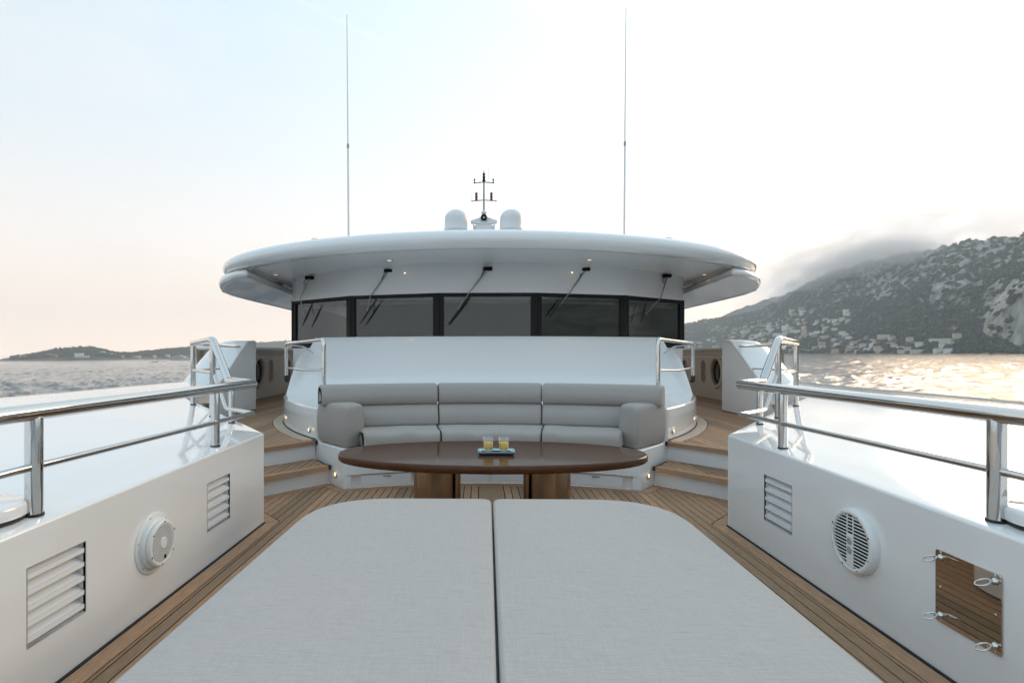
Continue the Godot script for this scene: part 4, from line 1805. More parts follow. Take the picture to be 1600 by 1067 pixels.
	for q in [[-2.98, 8.28], [3.2, 8.26]]:
		st = start()
		box(st, P(q[0] - 0.05, 2.86, q[1] + 0.05), P(q[0] + 0.05, 2.90, q[1] - 0.05), 0.01)
		box(st, P(q[0] - 0.022, 2.90, q[1] + 0.02), P(q[0] + 0.022, 2.955, q[1] - 0.02), 0.008)
		put(st, "deck_lamp", "black", t)


func downlight(roof: Node3D, at: Vector3, t: Node3D) -> void:
	var tf := Transform3D(Basis(), at)
	var st := start()
	lathe(st, [[0.055, 0.004], [0.055, -0.006], [0.042, -0.008], [0.038, -0.002]], tf, 22, false)
	var b := put(st, "downlight", "steel", roof)
	st = start()
	lathe(st, [[0.039, -0.003], [0.02, -0.004], [0.0, -0.004]], tf, 20, false)
	put(st, "lens", "lamp", roof)
	var l := SpotLight3D.new()
	l.name = "lamp_light"
	l.light_energy = 0.012
	l.light_color = Color(1.0, 0.84, 0.6)
	l.light_size = 0.03
	l.spot_angle = 60.0
	l.spot_range = 9.0
	l.spot_attenuation = 2.0
	l.shadow_enabled = true
	roof.add_child(l, true)
	l.position = at + Vector3(0, -0.03, 0) - t.position - roof.position
	l.rotation_degrees.x = -90.0


func build_mast() -> void:
	# whip aerials standing on the roof
	for q in [[-2.93, 12.0, 2.93, 8.82, "headland"], [3.14, 12.0, 2.93, 8.92, "mountain"]]:
		var t := thing("whip_antenna", "tall thin whip antenna rising from the roof on the %s side" % q[4], "antenna", "whip antennas", P(q[0], q[2], q[1]))
		var sgn := signf(q[0])
		var st := start()
		tube(st, [P(q[0], 2.86, q[1]), P(q[0] + 0.02 * sgn, 5.86, q[1])], [0.024, 0.021], 10)
		put(st, "lower_section", "white_satin", t)
		st = start()
		tube(st, [P(q[0] + 0.02 * sgn, 5.86, q[1]), P(q[0] + 0.02 * sgn, 5.95, q[1])], 0.027, 10)
		put(st, "ferrule", "grey_plastic", t)
		st = start()
		tube(st, [P(q[0] + 0.02 * sgn, 5.95, q[1]), P(q[0] + 0.045 * sgn, q[3], q[1])], [0.017, 0.008], 8)
		put(st, "whip", "white_satin", t)
	# satellite domes on a platform behind the roof
	var pf := thing("radar_platform", "white platform carrying the satellite domes behind the roof", "platform", "", P(CX, 2.9, 20.0))
	var st2 := start()
	box(st2, P(CX - 2.1, 5.52, 20.8), P(CX + 2.1, 5.66, 19.3), 0.05)
	put(st2, "deck_plate", "white_satin", pf)
	for s in [-1, 1]:
		st2 = start()
		box(st2, P(CX + s * 1.5 - 0.2, 2.5, 20.4), P(CX + s * 1.5 + 0.2, 5.53, 19.8), 0.05)
		put(st2, "leg", "white_satin", pf)
	for q in [[-0.92, "headland"], [1.115, "mountain"]]:
		var c: float = q[0]
		var t := thing("satellite_dome", "white rounded satellite dome beside the mast on the %s side" % q[1], "dome", "satellite domes", P(c, 5.66, 20.0))
		var st := start()
		lathe(st, [[0.30, 0.0], [0.36, 0.06], [0.405, 0.16], [0.42, 0.20]], Transform3D(Basis(), P(c, 5.66, 20.0)), 32)
		put(st, "base", "white_satin", t)
		st = start()
		var prof := [[0.432, 0.19], [0.436, 0.215], [0.425, 0.24], [0.42, 0.45], [0.415, 0.60]]
		for k in range(1, 11):
			var a := PI / 2 * k / 10
			prof.append([0.415 * cos(a), 0.60 + 0.37 * sin(a)])
		lathe(st, prof, Transform3D(Basis(), P(c, 5.66, 20.0)), 36)
		put(st, "radome", "white_satin", t)
	# the mast
	var m := thing("signal_mast", "slim grey signal mast with red lanterns between the two domes", "mast", "", P(0.11, 5.6, 20.3))
	var x := 0.11
	var D := 20.3
	var st3 := start()
	box(st3, P(x - 0.36, 5.60, D + 0.3), P(x + 0.36, 6.08, D - 0.3), 0.05)
	put(st3, "base_box", "white_satin", m)
	st3 = start()
	for s in [-1, 1]:
		tube(st3, [P(x + s * 0.38, 5.6, D - 0.34), P(x + s * 0.38, 6.12, D - 0.34)], 0.022, 8)
	tube(st3, [P(x - 0.38, 6.12, D - 0.34), P(x + 0.38, 6.12, D - 0.34)], 0.022, 8)
	put(st3, "guard_rail", "white_satin", m)
	for s in [-1, 1]:
		st3 = start()
		var wing := [P(x + s * 0.08, 6.16, D - 0.1), P(x + s * 0.12, 6.40, D - 0.1), P(x + s * 0.50, 6.27, D - 0.1), P(x + s * 0.48, 6.21, D - 0.1)]
		for z in [0.0, 0.25]:
			quad(st3, wing[0] + Vector3(0, 0, -z), wing[1] + Vector3(0, 0, -z), wing[2] + Vector3(0, 0, -z), wing[3] + Vector3(0, 0, -z))
		for k in 4:
			quad(st3, wing[k], wing[(k + 1) % 4], wing[(k + 1) % 4] + Vector3(0, 0, -0.25), wing[k] + Vector3(0, 0, -0.25))
		put(st3, "wing", "white_satin", m)
	st3 = start()
	box(st3, P(x - 0.16, 6.08, D + 0.1), P(x + 0.16, 6.45, D - 0.1), 0.05)
	put(st3, "pedestal", "white_satin", m)
	st3 = start()
	lathe(st3, [[0.115, -0.05], [0.115, 0.06], [0.09, 0.07], [0.055, 0.04], [0.05, 0.0]], axis_tf(P(x, 6.37, D - 0.16), Vector3(0, 0, 1)), 20, false)
	put(st3, "horn", "black", m)
	st3 = start()
	lathe(st3, [[0.05, -0.01], [0.03, 0.01], [0.0, 0.02]], axis_tf(P(x, 6.37, D - 0.16), Vector3(0, 0, 1)), 16, false)
	put(st3, "searchlight_lens", "wall_white", m)
	st3 = start()
	lathe(st3, [[0.04, 6.50], [0.11, 6.56], [0.11, 6.60], [0.05, 6.67]], Transform3D(Basis(), P(x, 0, D)), 18)
	put(st3, "collar", "white_satin", m)
	st3 = start()
	tube(st3, [P(x, 6.45, D), P(x, 7.74, D)], [0.040, 0.030], 10)
	put(st3, "pole", "grey_plastic", m)
	for q in [[7.04, 0.48], [7.71, 0.37]]:
		st3 = start()
		tube(st3, [P(x - q[1], q[0] - 0.02, D), P(x, q[0] + 0.02, D), P(x + q[1], q[0] - 0.02, D)], 0.020, 8)
		put(st3, "crosstree", "grey_plastic", m)
	for s in [-1, 1]:
		st3 = start()
		lathe(st3, [[0.05, 0.0], [0.055, 0.05], [0.03, 0.08], [0.055, 0.11], [0.055, 0.16], [0.03, 0.19], [0.052, 0.22], [0.05, 0.29], [0.0, 0.30]], Transform3D(Basis(), P(x + s * 0.28, 7.04, D)), 14)
		put(st3, "red_lantern", "dark_red", m)
		st3 = start()
		tube(st3, [P(x + s * 0.45, 7.03, D), P(x + s * 0.45, 7.72, D)], 0.005, 5)
		tube(st3, [P(x + s * 0.18, 7.7, D), P(x + s * 0.18, 8.4, D)], 0.005, 5)
		put(st3, "wire_aerial", "grey_plastic", m)
		st3 = start()
		lathe(st3, [[0.035, 0.0], [0.03, 0.04], [0.012, 0.05], [0.012, 0.09], [0.03, 0.1], [0.03, 0.15], [0.0, 0.17]], Transform3D(Basis(), P(x + s * 0.35, 7.69, D)), 10)
		put(st3, "wind_sensor", "black", m)
	st3 = start()
	lathe(st3, [[0.055, 0.0], [0.055, 0.08], [0.035, 0.10], [0.05, 0.13], [0.05, 0.21], [0.03, 0.23], [0.048, 0.26], [0.048, 0.32], [0.012, 0.33], [0.012, 0.42], [0.0, 0.42]], Transform3D(Basis(), P(x, 7.74, D)), 14)
	put(st3, "masthead_light", "black", m)


# ------------------------------------------------------------------ railings
func Q(s: int, a: float, y: float, d: float) -> Vector3:
	return P(CX + s * a, y, d)


func build_railing(s: int) -> void:
	var side := "headland" if s < 0 else "mountain"
	var t := thing("railing", "polished steel guard railing along the white coaming on the %s side" % side, "railing", "guard railings", Q(s, 1.82, 0.66, 2.0))
	var a := 1.825
	var corner := Q(s, a - 0.01, 1.055, 4.05)
	var p2 := Q(s, 2.15, 1.06, 4.38)
	var p3 := Q(s, 2.39, 1.405, 4.60)
	var p4 := Q(s, 2.88, 1.385, 5.2)
	var p5 := Q(s, 3.80, 1.40, 8.27)
	var st := start()
	tube(st, [Q(s, a - 0.02, 1.035, -1.5), Q(s, a, 1.05, 2.0), corner], 0.033, 20)
	tube(st, [corner, p2], 0.033, 20)
	lathe(st, ball(0.0333), Transform3D(Basis(), corner), 18, false)
	put(st, "top_rail", "steel", t)
	st = start()
	tube(st, bend([p2 - Vector3(0, 0.0, 0), p2.lerp(p3, 0.02), p3, p4], 0.06), 0.031, 16)
	lathe(st, ball(0.0315), Transform3D(Basis(), p2), 16, false)
	put(st, "gate_rail", "steel", t)
	st = start()
	tube(st, bend([p4, p4.lerp(p5, 0.5), p5], 0.1), 0.022, 12)
	tube(st, [Q(s, 2.88, 1.125, 5.2), Q(s, 3.80, 1.08, 7.87)], 0.013, 10)
	put(st, "after_rail", "steel", t)
	# intermediate rail
	var m0 := Q(s, a - 0.01, 0.835, 4.05)
	var m2 := Q(s, 2.19, 0.835, 4.42)
	var m3 := Q(s, 2.39, 1.12, 4.61)
	st = start()
	tube(st, [Q(s, a - 0.02, 0.83, -1.5), Q(s, a, 0.84, 2.0), m0], 0.016, 12)
	tube(st, bend([m0, m2, m3, Q(s, 2.88, 1.125, 5.2)], 0.03), 0.016, 12)
	lathe(st, ball(0.0163), Transform3D(Basis(), m0), 12, false)
	put(st, "middle_rail", "steel", t)
	for q in [[a, 2.065, 1.03, 0.030], [a, 3.50, 1.03, 0.027], [2.13, 4.39, 1.04, 0.024], [2.39, 4.60, 1.39, 0.026], [2.88, 5.2, 1.38, 0.024], [a, 0.6, 1.02, 0.030]]:
		st = start()
		var y0 := crown(q[0], q[1]) - 0.002
		tube(st, [Q(s, q[0], y0 + 0.006, q[1]), Q(s, q[0], q[2], q[1])], q[3], 18)
		var po := put(st, "post", "steel", t)
		st = start()
		tube(st, [Q(s, q[0], y0, q[1]), Q(s, q[0], y0 + 0.010, q[1])], q[3] + 0.003, 18)
		put(st, "base_ring", "rubber", po)


func ball(r: float) -> Array:
	var out := []
	for k in 11:
		var a := -PI / 2 + PI * k / 10
		out.append([r * cos(a), r * sin(a)])
	return out


func build_handrail(s: int) -> void:
	var t := thing("handrail", "bent steel grab rail on the cowling above the sofa end on the %s side" % ("headland" if s < 0 else "mountain"), "handrail", "grab rails", Q(s, 2.2, 0.95, 6.3))
	var n := Q(s, 1.80, 0.71, 5.86)
	var nt := Q(s, 1.80, 1.445, 5.86)
	var ft := Q(s, 2.76, 1.425, 7.38)
	var f := Q(s, 2.76, 0.98, 7.38)
	var st := start()
	tube(st, bend([n, nt, ft, f], 0.07, 8), 0.023, 16)
	put(st, "rail", "steel", t)
	st = start()
	tube(st, [Q(s, 1.80, 1.11, 5.86), Q(s, 2.30, 1.085, 6.65), Q(s, 2.76, 1.10, 7.38)], 0.012, 10)
	put(st, "cross_bar", "steel", t)
	st = start()
	tube(st, bend([f + Vector3(0, 0.015, 0), f + Vector3(0, -0.05, 0), f + Vector3(-s * 0.01, -0.06, -0.03)], 0.01), 0.027, 14)
	put(st, "foot", "rubber", t)
	st = start()
	tube(st, bend([Q(s, 2.72, 1.41, 7.36), Q(s, 2.64, 1.40, 7.7), Q(s, 2.60, 1.30, 8.05)], 0.05), 0.014, 10)
	put(st, "stay", "steel", t)


# ------------------------------------------------------------------ sofa
func arc_point(th: float, R: float, y: float) -> Vector3:
	return P(CX + R * sin(th), y, 2.16 + R * cos(th))


func cushion(st: SurfaceTool, th0: float, th1: float, section: Callable, ends := 0.035, n := 22) -> void:
	# sweeps a section [R, y] round the sofa's curve and rounds both ends off
	var rows := []
	var R := 3.5
	var seq := []
	for k in 6:
		seq.append([th0 + ends / R * (1.0 - sin(PI / 2 * (1.0 - k / 5.0))), ends * (1.0 - cos(PI / 2 * (1.0 - k / 5.0)))])
	for k in range(1, n):
		seq.append([lerpf(th0 + ends / R, th1 - ends / R, float(k) / n), 0.0])
	for k in range(5, -1, -1):
		seq.append([th1 - ends / R * (1.0 - sin(PI / 2 * (1.0 - k / 5.0))), ends * (1.0 - cos(PI / 2 * (1.0 - k / 5.0)))])
	for q in seq:
		var th: float = q[0]
		var sec: Array = section.call(th)
		var c := Vector2.ZERO
		for p in sec:
			c += p
		c /= sec.size()
		var row := PackedVector3Array()
		for p in sec:
			var v: Vector2 = p - c
			var le := v.length()
			v = v * maxf(0.05, (le - q[1]) / le)
			row.append(arc_point(th, c.x + v.x, c.y + v.y))
		rows.append(row)
	loft(st, rows, true, 1)
	fan(st, rows[0], 1)
	fan(st, rows[-1], 1)


func soft_rect(pts: Array, r) -> Array:
	var out := []
	for p in rounded(pts, r, 6):
		out.append(p)
	# extra points along the straights so that the ends round evenly
	var fine := []
	for k in out.size():
		var a: Vector2 = out[k]
		var b: Vector2 = out[(k + 1) % out.size()]
		fine.append(a)
		var m := 4 if k % 7 == 6 else 0
		for q in m:
			fine.append(a.lerp(b, float(q + 1) / (m + 1)))
	return fine


func seat_section(th: float) -> Array:
	var rf := 3.03 + 0.10 * pow(absf(th) / 0.39, 2.0)
	var pf: float = 0.006 * sin(th * 43.0) + 0.004 * sin(th * 71.0 + 1.0)
	return soft_rect([Vector2(rf, 0.378), Vector2(rf, 0.535 + pf), Vector2(3.3, 0.552 + pf), Vector2(3.66, 0.535), Vector2(3.66, 0.378)], [0.02, 0.075, 0.1, 0.03, 0.02])


func back_section(th: float) -> Array:
	var pf: float = 0.008 * sin(th * 29.0 + 0.5)
	return soft_rect([Vector2(3.585 - pf, 0.53), Vector2(3.590 - pf, 0.66), Vector2(3.70, 0.754), Vector2(3.88, 0.754), Vector2(3.82, 0.53)], [0.05, 0.10, 0.05, 0.02, 0.02])


func roll_section(th: float) -> Array:
	return soft_rect([Vector2(3.685, 0.748), Vector2(3.655, 0.84), Vector2(3.715, 0.966), Vector2(3.92, 0.966), Vector2(3.93, 0.748)], [0.05, 0.09, 0.09, 0.07, 0.02])


func build_sofa() -> void:
	var t := thing("sofa", "curved grey upholstered sofa with three seats and rounded arms", "sofa", "", P(CX, 0.375, 5.6))
	for q in [[-0.388, -0.158], [-0.154, 0.154], [0.158, 0.388]]:
		var st := start()
		cushion(st, q[0], q[1], seat_section, 0.035)
		put(st, "seat_cushion", "upholstery", t)
	for q in [[-0.405, -0.152], [-0.149, 0.149], [0.152, 0.405]]:
		var st := start()
		cushion(st, q[0], q[1], back_section, 0.025)
		put(st, "back_cushion", "upholstery", t)
	for q in [[-0.478, -0.1515], [-0.1490, 0.1490], [0.1515, 0.478]]:
		var st := start()
		cushion(st, q[0], q[1], roll_section, 0.03)
		put(st, "head_roll", "upholstery", t)
	for s in [-1, 1]:
		var base := [Vector2(1.375, 5.15), Vector2(1.80, 5.60), Vector2(1.73, 5.86), Vector2(1.50, 5.78), Vector2(1.255, 5.36)]
		var rows := []
		for lay in [[0.385, 0.02], [0.41, 0.004], [0.50, -0.008], [0.60, -0.010], [0.70, -0.004], [0.745, 0.0], [0.768, 0.007], [0.782, 0.020], [0.790, 0.042], [0.793, 0.10]]:
			var m := []
			var small := inset(PackedVector2Array(base), lay[1])
			for p in rounded(Array(small), [0.055, 0.055, 0.05, 0.04, 0.06], 6):
				m.append(p)
			var ring := PackedVector3Array()
			for p in m:
				ring.append(P(CX + s * p.x, lay[0], p.y))
			rows.append(ring)
		var st := start()
		loft(st, rows, true, 1)
		fan(st, rows[-1], 1)
		fan(st, rows[0], 2)
		put(st, "armrest", "upholstery", t)


# ------------------------------------------------------------------ table, tray, glasses
func ellipse(a: float, b: float, n: int, ex := 2.0) -> PackedVector2Array:
	var out := PackedVector2Array()
	for k in n:
		var th := TAU * k / n
		out.append(Vector2(a * signf(cos(th)) * pow(absf(cos(th)), 2.0 / ex), b * signf(sin(th)) * pow(absf(sin(th)), 2.0 / ex)))
	return out


func build_table() -> void:
	var c := Vector2(0.082, 4.06)
	var t := thing("table", "oval varnished dark wood table on two polished steel pedestals", "table", "", P(c.x, 0, c.y))
	var rows := []
	for lay in [[0.494, 0.03], [0.496, 0.008], [0.503, 0.0], [0.535, 0.0], [0.544, 0.003], [0.549, 0.010], [0.550, 0.018]]:
		rows.append(ring_of(Transform2D(0.0, c) * ellipse(1.145 - lay[1], 0.535 - lay[1], 96, 2.04), lay[0]))
	var stt := start()
	loft(stt, rows, true, 1)
	fan(stt, rows[-1], 2)
	fan(stt, rows[0], 2)
	put(stt, "table_top", "table_wood", t)
	for s in [-1, 1]:
		# pedestal: a bent steel sheet, open inwards, with a small column inside
		var st := start()
		var outer := PackedVector3Array()
		var outer2 := PackedVector3Array()
		var inn := PackedVector3Array()
		var inn2 := PackedVector3Array()
		for k in 33:
			var th := -2.5 + 5.0 * k / 32.0
			var x: float = c.x + s * (0.42 + 0.165 * cos(th))
			var d := c.y + 0.15 * sin(th)
			var xi: float = c.x + s * (0.42 + 0.157 * cos(th))
			var di := c.y + 0.142 * sin(th)
			outer.append(P(x, 0.0, d))
			outer2.append(P(x, 0.494, d))
			inn.append(P(xi, 0.0, di))
			inn2.append(P(xi, 0.494, di))
		loft(st, [outer, outer2], false, 1)
		loft(st, [inn, inn2], false, 2)
		quad(st, outer[0], outer2[0], inn2[0], inn[0])
		quad(st, outer[-1], outer2[-1], inn2[-1], inn[-1])
		var pd := put(st, "pedestal", "steel_teak_reflection", t)
		st = start()
		tube(st, [P(c.x + s * 0.27, 0.0, c.y + 0.02), P(c.x + s * 0.27, 0.494, c.y + 0.02)], 0.035, 18)
		put(st, "column", "steel_teak_reflection", pd)
		st = start()
		lathe(st, [[0.20, 0.0], [0.20, 0.008], [0.19, 0.012], [0.0, 0.012]], Transform3D(Basis(), P(c.x + s * 0.40, 0.001, c.y)), 32)
		put(st, "foot_plate", "steel_teak_reflection", pd)
	# tray
	var tc := Vector2(0.112, 3.98)
	var tr := thing("tray", "small pale rectangular tray with dark edge on the wooden table", "tray", "", P(tc.x, 0.551, tc.y))
	var st2 := start()
	var rp := rounded([tc + Vector2(-0.125, -0.065), tc + Vector2(0.125, -0.065), tc + Vector2(0.125, 0.065), tc + Vector2(-0.125, 0.065)], 0.012, 4)
	prism(st2, rp, 0.551, 0.561)
	put(st2, "base", "black", tr)
	st2 = start()
	var rr := []
	for lay in [[0.561, 0.004], [0.572, -0.006], [0.576, -0.011], [0.576, -0.004], [0.568, 0.008], [0.566, 0.02]]:
		rr.append(ring_of(inset(rp, lay[1]), lay[0]))
	loft(st2, rr, true, 1)
	cap(st2, inset(rp, 0.02), 0.566)
	put(st2, "dish", "tray", tr)
	for q in [[0.054, 3.985, "headland"], [0.167, 3.985, "mountain"]]:
		var g := thing("tumbler", "tumbler of golden drink with ice on the tray, towards the %s side" % q[2], "glass", "tumblers on the tray", P(q[0], 0.566, q[1]))
		var tf := Transform3D(Basis(), P(q[0], 0.5675, q[1]))
		var st := start()
		lathe(st, [[0.0, 0.0], [0.030, 0.0], [0.033, 0.004], [0.040, 0.098], [0.0395, 0.0995], [0.0385, 0.0985], [0.0322, 0.014], [0.0, 0.012]], tf, 32, false)
		put(st, "glass_wall", "tumbler_glass", g)
		st = start()
		lathe(st, [[0.0, 0.0135], [0.0318, 0.0155], [0.0358, 0.066], [0.0, 0.067]], tf, 30, false)
		put(st, "drink", "drink", g)
		for k in 3:
			st = start()
			box(st, Vector3(-0.011, -0.011, -0.011), Vector3(0.011, 0.011, 0.011), 0.003, Transform3D(Basis(Vector3(0.3, 1, 0.5 * k).normalized(), 0.9 * k + 0.3), tf.origin + Vector3(0.014 * cos(2.1 * k), 0.052 - 0.008 * k, 0.014 * sin(2.1 * k))))
			put(st, "ice_cube", "ice", g)


# ------------------------------------------------------------------ sunpads
func pad_mid(d: float) -> float:
	return 0.030 + 0.0113 * d      # the pads lie a touch askew to the deck


func build_sunpads() -> void:
	var b := thing("sunpad_platform", "white moulded base with rounded corners under the two sunpads", "platform", "", P(CX, 0, 1.0))
	var st := start()
	var bp := rounded([Vector2(0.045 - 0.93, -1.6), Vector2(0.045 + 0.93, -1.6), Vector2(0.06 + 0.93, 3.16), Vector2(0.06 - 0.93, 3.16)], [0.0, 0.0, 0.28, 0.28], 8)
	prism(st, bp, 0.012, 0.286, 0.01)
	put(st, "body", "white_satin", b)
	st = start()
	prism(st, inset(bp, 0.012), 0.0, 0.012)
	put(st, "seal", "rubber", b)
	for s in [-1, 1]:
		var t := thing("sunpad", "large flat grey linen sunpad on the %s side of the seam" % ("headland" if s < 0 else "mountain"), "sunpad", "sunpads", P(CX + s * 0.5, 0.287, 1.0))
		var far := 3.235
		var pts := [Vector2(0.004, -1.6), Vector2(1.010, -1.6), Vector2(1.010, far), Vector2(0.004, far)]
		var rad := [0.0, 0.0, 0.46, 0.07]
		var base := rounded(pts, rad, 12)
		# finer outline so that the top can swell and sag
		var rows := []
		for lay in [[0.287, 0.03], [0.292, 0.012], [0.305, 0.003], [0.34, 0.0], [0.398, 0.0], [0.410, 0.002], [0.417, 0.007], [0.420, 0.014]]:
			var ring := PackedVector3Array()
			for p in inset(base, lay[1]):
				ring.append(P(pad_mid(p.y) + s * p.x, lay[0], p.y))
			rows.append(ring)
		var st2 := start()
		loft(st2, rows, true, 1)
		fan(st2, rows[0], 2)
		# top: a grid clipped by the outline, gently uneven
		var inner := inset(base, 0.014)
		var nx := 26
		var nz := 96
		var grid := []
		for j in nz + 1:
			var d := far - 0.014 - (far - 0.014 + 1.6) * pow(1.0 - float(j) / nz, 2.2)
			# width of the outline at this depth
			var xo := 1.010 - 0.014
			var xi := 0.004 + 0.014
			var cross := []
			for k in inner.size():
				var a := inner[k]
				var c := inner[(k + 1) % inner.size()]
				if (a.y - d) * (c.y - d) <= 0.0 and absf(a.y - c.y) > 1e-6:
					cross.append(lerpf(a.x, c.x, (d - a.y) / (c.y - a.y)))
			if cross.size() >= 2:
				xo = cross.max()
				xi = cross.min()
			var row := PackedVector3Array()
			for i in nx + 1:
				var u := float(i) / nx
				var x := lerpf(xi, xo, u)
				var e: float = smoothstep(0.0, 0.10, minf(minf(x - xi, xo - x), far - 0.014 - d))
				var wob: float = 0.0035 * sin(x * 5.0 + d * 2.1 + s) + 0.0030 * sin(x * 2.3 - d * 4.3) + 0.0012 * sin(x * 13.0 + d * 9.0 + 2.0 * s) + 0.0045 * exp(-pow((x - 0.80) / 0.16, 2.0)) * sin(d * 21.0 + x * 17.0) * (0.4 + 0.6 * sin(d * 1.7 + s))
				row.append(P(pad_mid(d) + s * x, 0.420 + e * (0.008 + wob), d))
			grid.append(row)
		loft(st2, grid, false, 1)
		put(st2, "mattress", "linen", t)
		st2 = start()
		var pp := []
		for p in inset(base, -0.002):
			pp.append(P(pad_mid(p.y) + s * p.x, 0.398, p.y))
		tube(st2, pp, 0.0035, 6, false)
		put(st2, "piping", "piping", t)


# ------------------------------------------------------------------ what is fixed to the coamings
func build_wall_fittings() -> void:
	vent(-1, 1.94, 2.23, "large white louvre vent in the coaming near the round mesh speaker")
	vent(-1, 3.24, 3.53, "white louvre vent between the round mesh speaker and the teak steps")
	vent(1, 3.26, 3.57, "white louvre vent between the slatted round speaker and the steps")
	mesh_speaker()
	slat_speaker()
	mirror_plate()


func vent(s: int, d0: float, d1: float, label: String) -> void:
	var x := CX + s * 1.745
	var t := thing("louvre_vent", label, "vent", "louvre vents", P(x, 0.205, (d0 + d1) / 2))
	var dep := 0.07
	var st := start()
	quad(st, P(x, 0.205, d0), P(x, 0.205, d1), P(x + s * dep, 0.205, d1), P(x + s * dep, 0.205, d0))
	quad(st, P(x, 0.495, d0), P(x, 0.495, d1), P(x + s * dep, 0.495, d1), P(x + s * dep, 0.495, d0))
	quad(st, P(x, 0.205, d0), P(x, 0.495, d0), P(x + s * dep, 0.495, d0), P(x + s * dep, 0.205, d0))
	quad(st, P(x, 0.205, d1), P(x, 0.495, d1), P(x + s * dep, 0.495, d1), P(x + s * dep, 0.205, d1))
	put(st, "box", "white_satin", t)
	st = start()
	quad(st, P(x + s * dep, 0.205, d0), P(x + s * dep, 0.205, d1), P(x + s * dep, 0.495, d1), P(x + s * dep, 0.495, d0))
	put(st, "screen", "black", t)
	st = start()
	var f := 0.0035
	for e in [[d0 - f, 0.205 - f, d1 + f, 0.205], [d0 - f, 0.495, d1 + f, 0.495 + f], [d0 - f, 0.205, d0, 0.495], [d1, 0.205, d1 + f, 0.495]]:
		box(st, P(x - s * 0.0015, e[1], e[2]), P(x + s * 0.01, e[3], e[0]), 0.0005)
	put(st, "frame_line", "grey_plastic", t)
	for k in 5:
		var y := 0.222 + 0.058 * k
		st = start()
		# each slat: a slanting board with a turned-down lip
		var prof := [Vector2(0.002, 0.0), Vector2(0.006, -0.014), Vector2(0.014, -0.014), Vector2(0.058, 0.036), Vector2(0.058, 0.044), Vector2(0.012, -0.002)]
		if s != 0:
			prof = [Vector2(0.0025, -0.012), Vector2(0.0095, -0.016), Vector2(0.062, 0.032), Vector2(0.062, 0.040), Vector2(0.010, 0.006), Vector2(0.0025, 0.006)]
		var r0 := PackedVector3Array()
		var r1 := PackedVector3Array()
		for p in prof:
			var yy := minf(y + p.y + 0.010, 0.492)
			r0.append(P(x + s * p.x, yy, d0 + 0.003))
			r1.append(P(x + s * p.x, yy, d1 - 0.003))
		loft(st, [r0, r1], true, -1)
		fan(st, r0)
		fan(st, r1)
		put(st, "slat", "white_satin", t)


func screw(t: Node, at: Vector3, nrm: Vector3, r := 0.0045, m := "grey_plastic") -> void:
	var st := start()
	lathe(st, [[r, -0.002], [r, 0.001], [r * 0.6, 0.002], [0.0, 0.002]], axis_tf(at, nrm), 10, false)
	put(st, "screw", m, t)


func mesh_speaker() -> void:
	var x := CX - 1.745
	var c := P(x, 0.328, 2.70)
	var n := Vector3(1, 0, 0)
	var t := thing("speaker", "round white speaker with mesh grille standing out on a stepped ring", "speaker", "deck speakers", c)
	var tf := axis_tf(c, n) * Transform3D(Basis().scaled(Vector3(1, 0.8, 1)), Vector3.ZERO)
	var st := start()
	lathe(st, [[0.150, -0.005], [0.151, 0.004], [0.147, 0.008], [0.122, 0.009]], tf, 48, false)
	put(st, "flange", "plastic", t)
	st = start()
	lathe(st, [[0.124, 0.008], [0.123, 0.030], [0.117, 0.036], [0.100, 0.036]], tf, 48, false)
	put(st, "spacer_ring", "plastic", t)
	st = start()
	lathe(st, [[0.110, 0.036], [0.113, 0.042], [0.113, 0.058], [0.108, 0.065], [0.096, 0.067], [0.092, 0.062]], tf, 48, false)
	put(st, "bezel", "plastic", t)
	st = start()
	lathe(st, [[0.0935, 0.050], [0.05, 0.046], [0.0, 0.046]], tf, 40, false)
	put(st, "cone", "black", t)
	# grille bars close together
	st = start()
	for k in 19:
		var y := -0.088 + 0.0098 * k
		var h := sqrt(maxf(0.0, 0.092 * 0.092 - y * y))
		box(st, Vector3(-h, 0.0625, y - 0.0022), Vector3(h, 0.0655, y + 0.0022), 0.0008, tf)
		box(st, Vector3(y - 0.0012, 0.0628, -h), Vector3(y + 0.0012, 0.0650, h), 0.0004, tf)
	tag(put(st, "grille", "plastic", t), "", "", "", "stuff")
	st = start()
	lathe(st, [[0.028, 0.060], [0.028, 0.069], [0.024, 0.071], [0.019, 0.068], [0.012, 0.070], [0.0, 0.071]], tf, 24, false)
	put(st, "tweeter", "plastic", t)
	st = start()
	box(st, Vector3(-0.008, 0.066, -0.009), Vector3(0.008, 0.0685, 0.009), 0.003, tf * Transform3D(Basis(), Vector3(0.012, 0, 0.070)))
	put(st, "badge", "black", t)
	for k in 6:
		var a := TAU * (k + 0.25) / 6
		screw(t, tf * Vector3(cos(a) * 0.136, 0.008, sin(a) * 0.136), n)
	for k in 6:
		var a := TAU * (k + 0.6) / 6
		screw(t, tf * Vector3(cos(a) * 0.1035, 0.0665, sin(a) * 0.1035), n, 0.0045, "black")


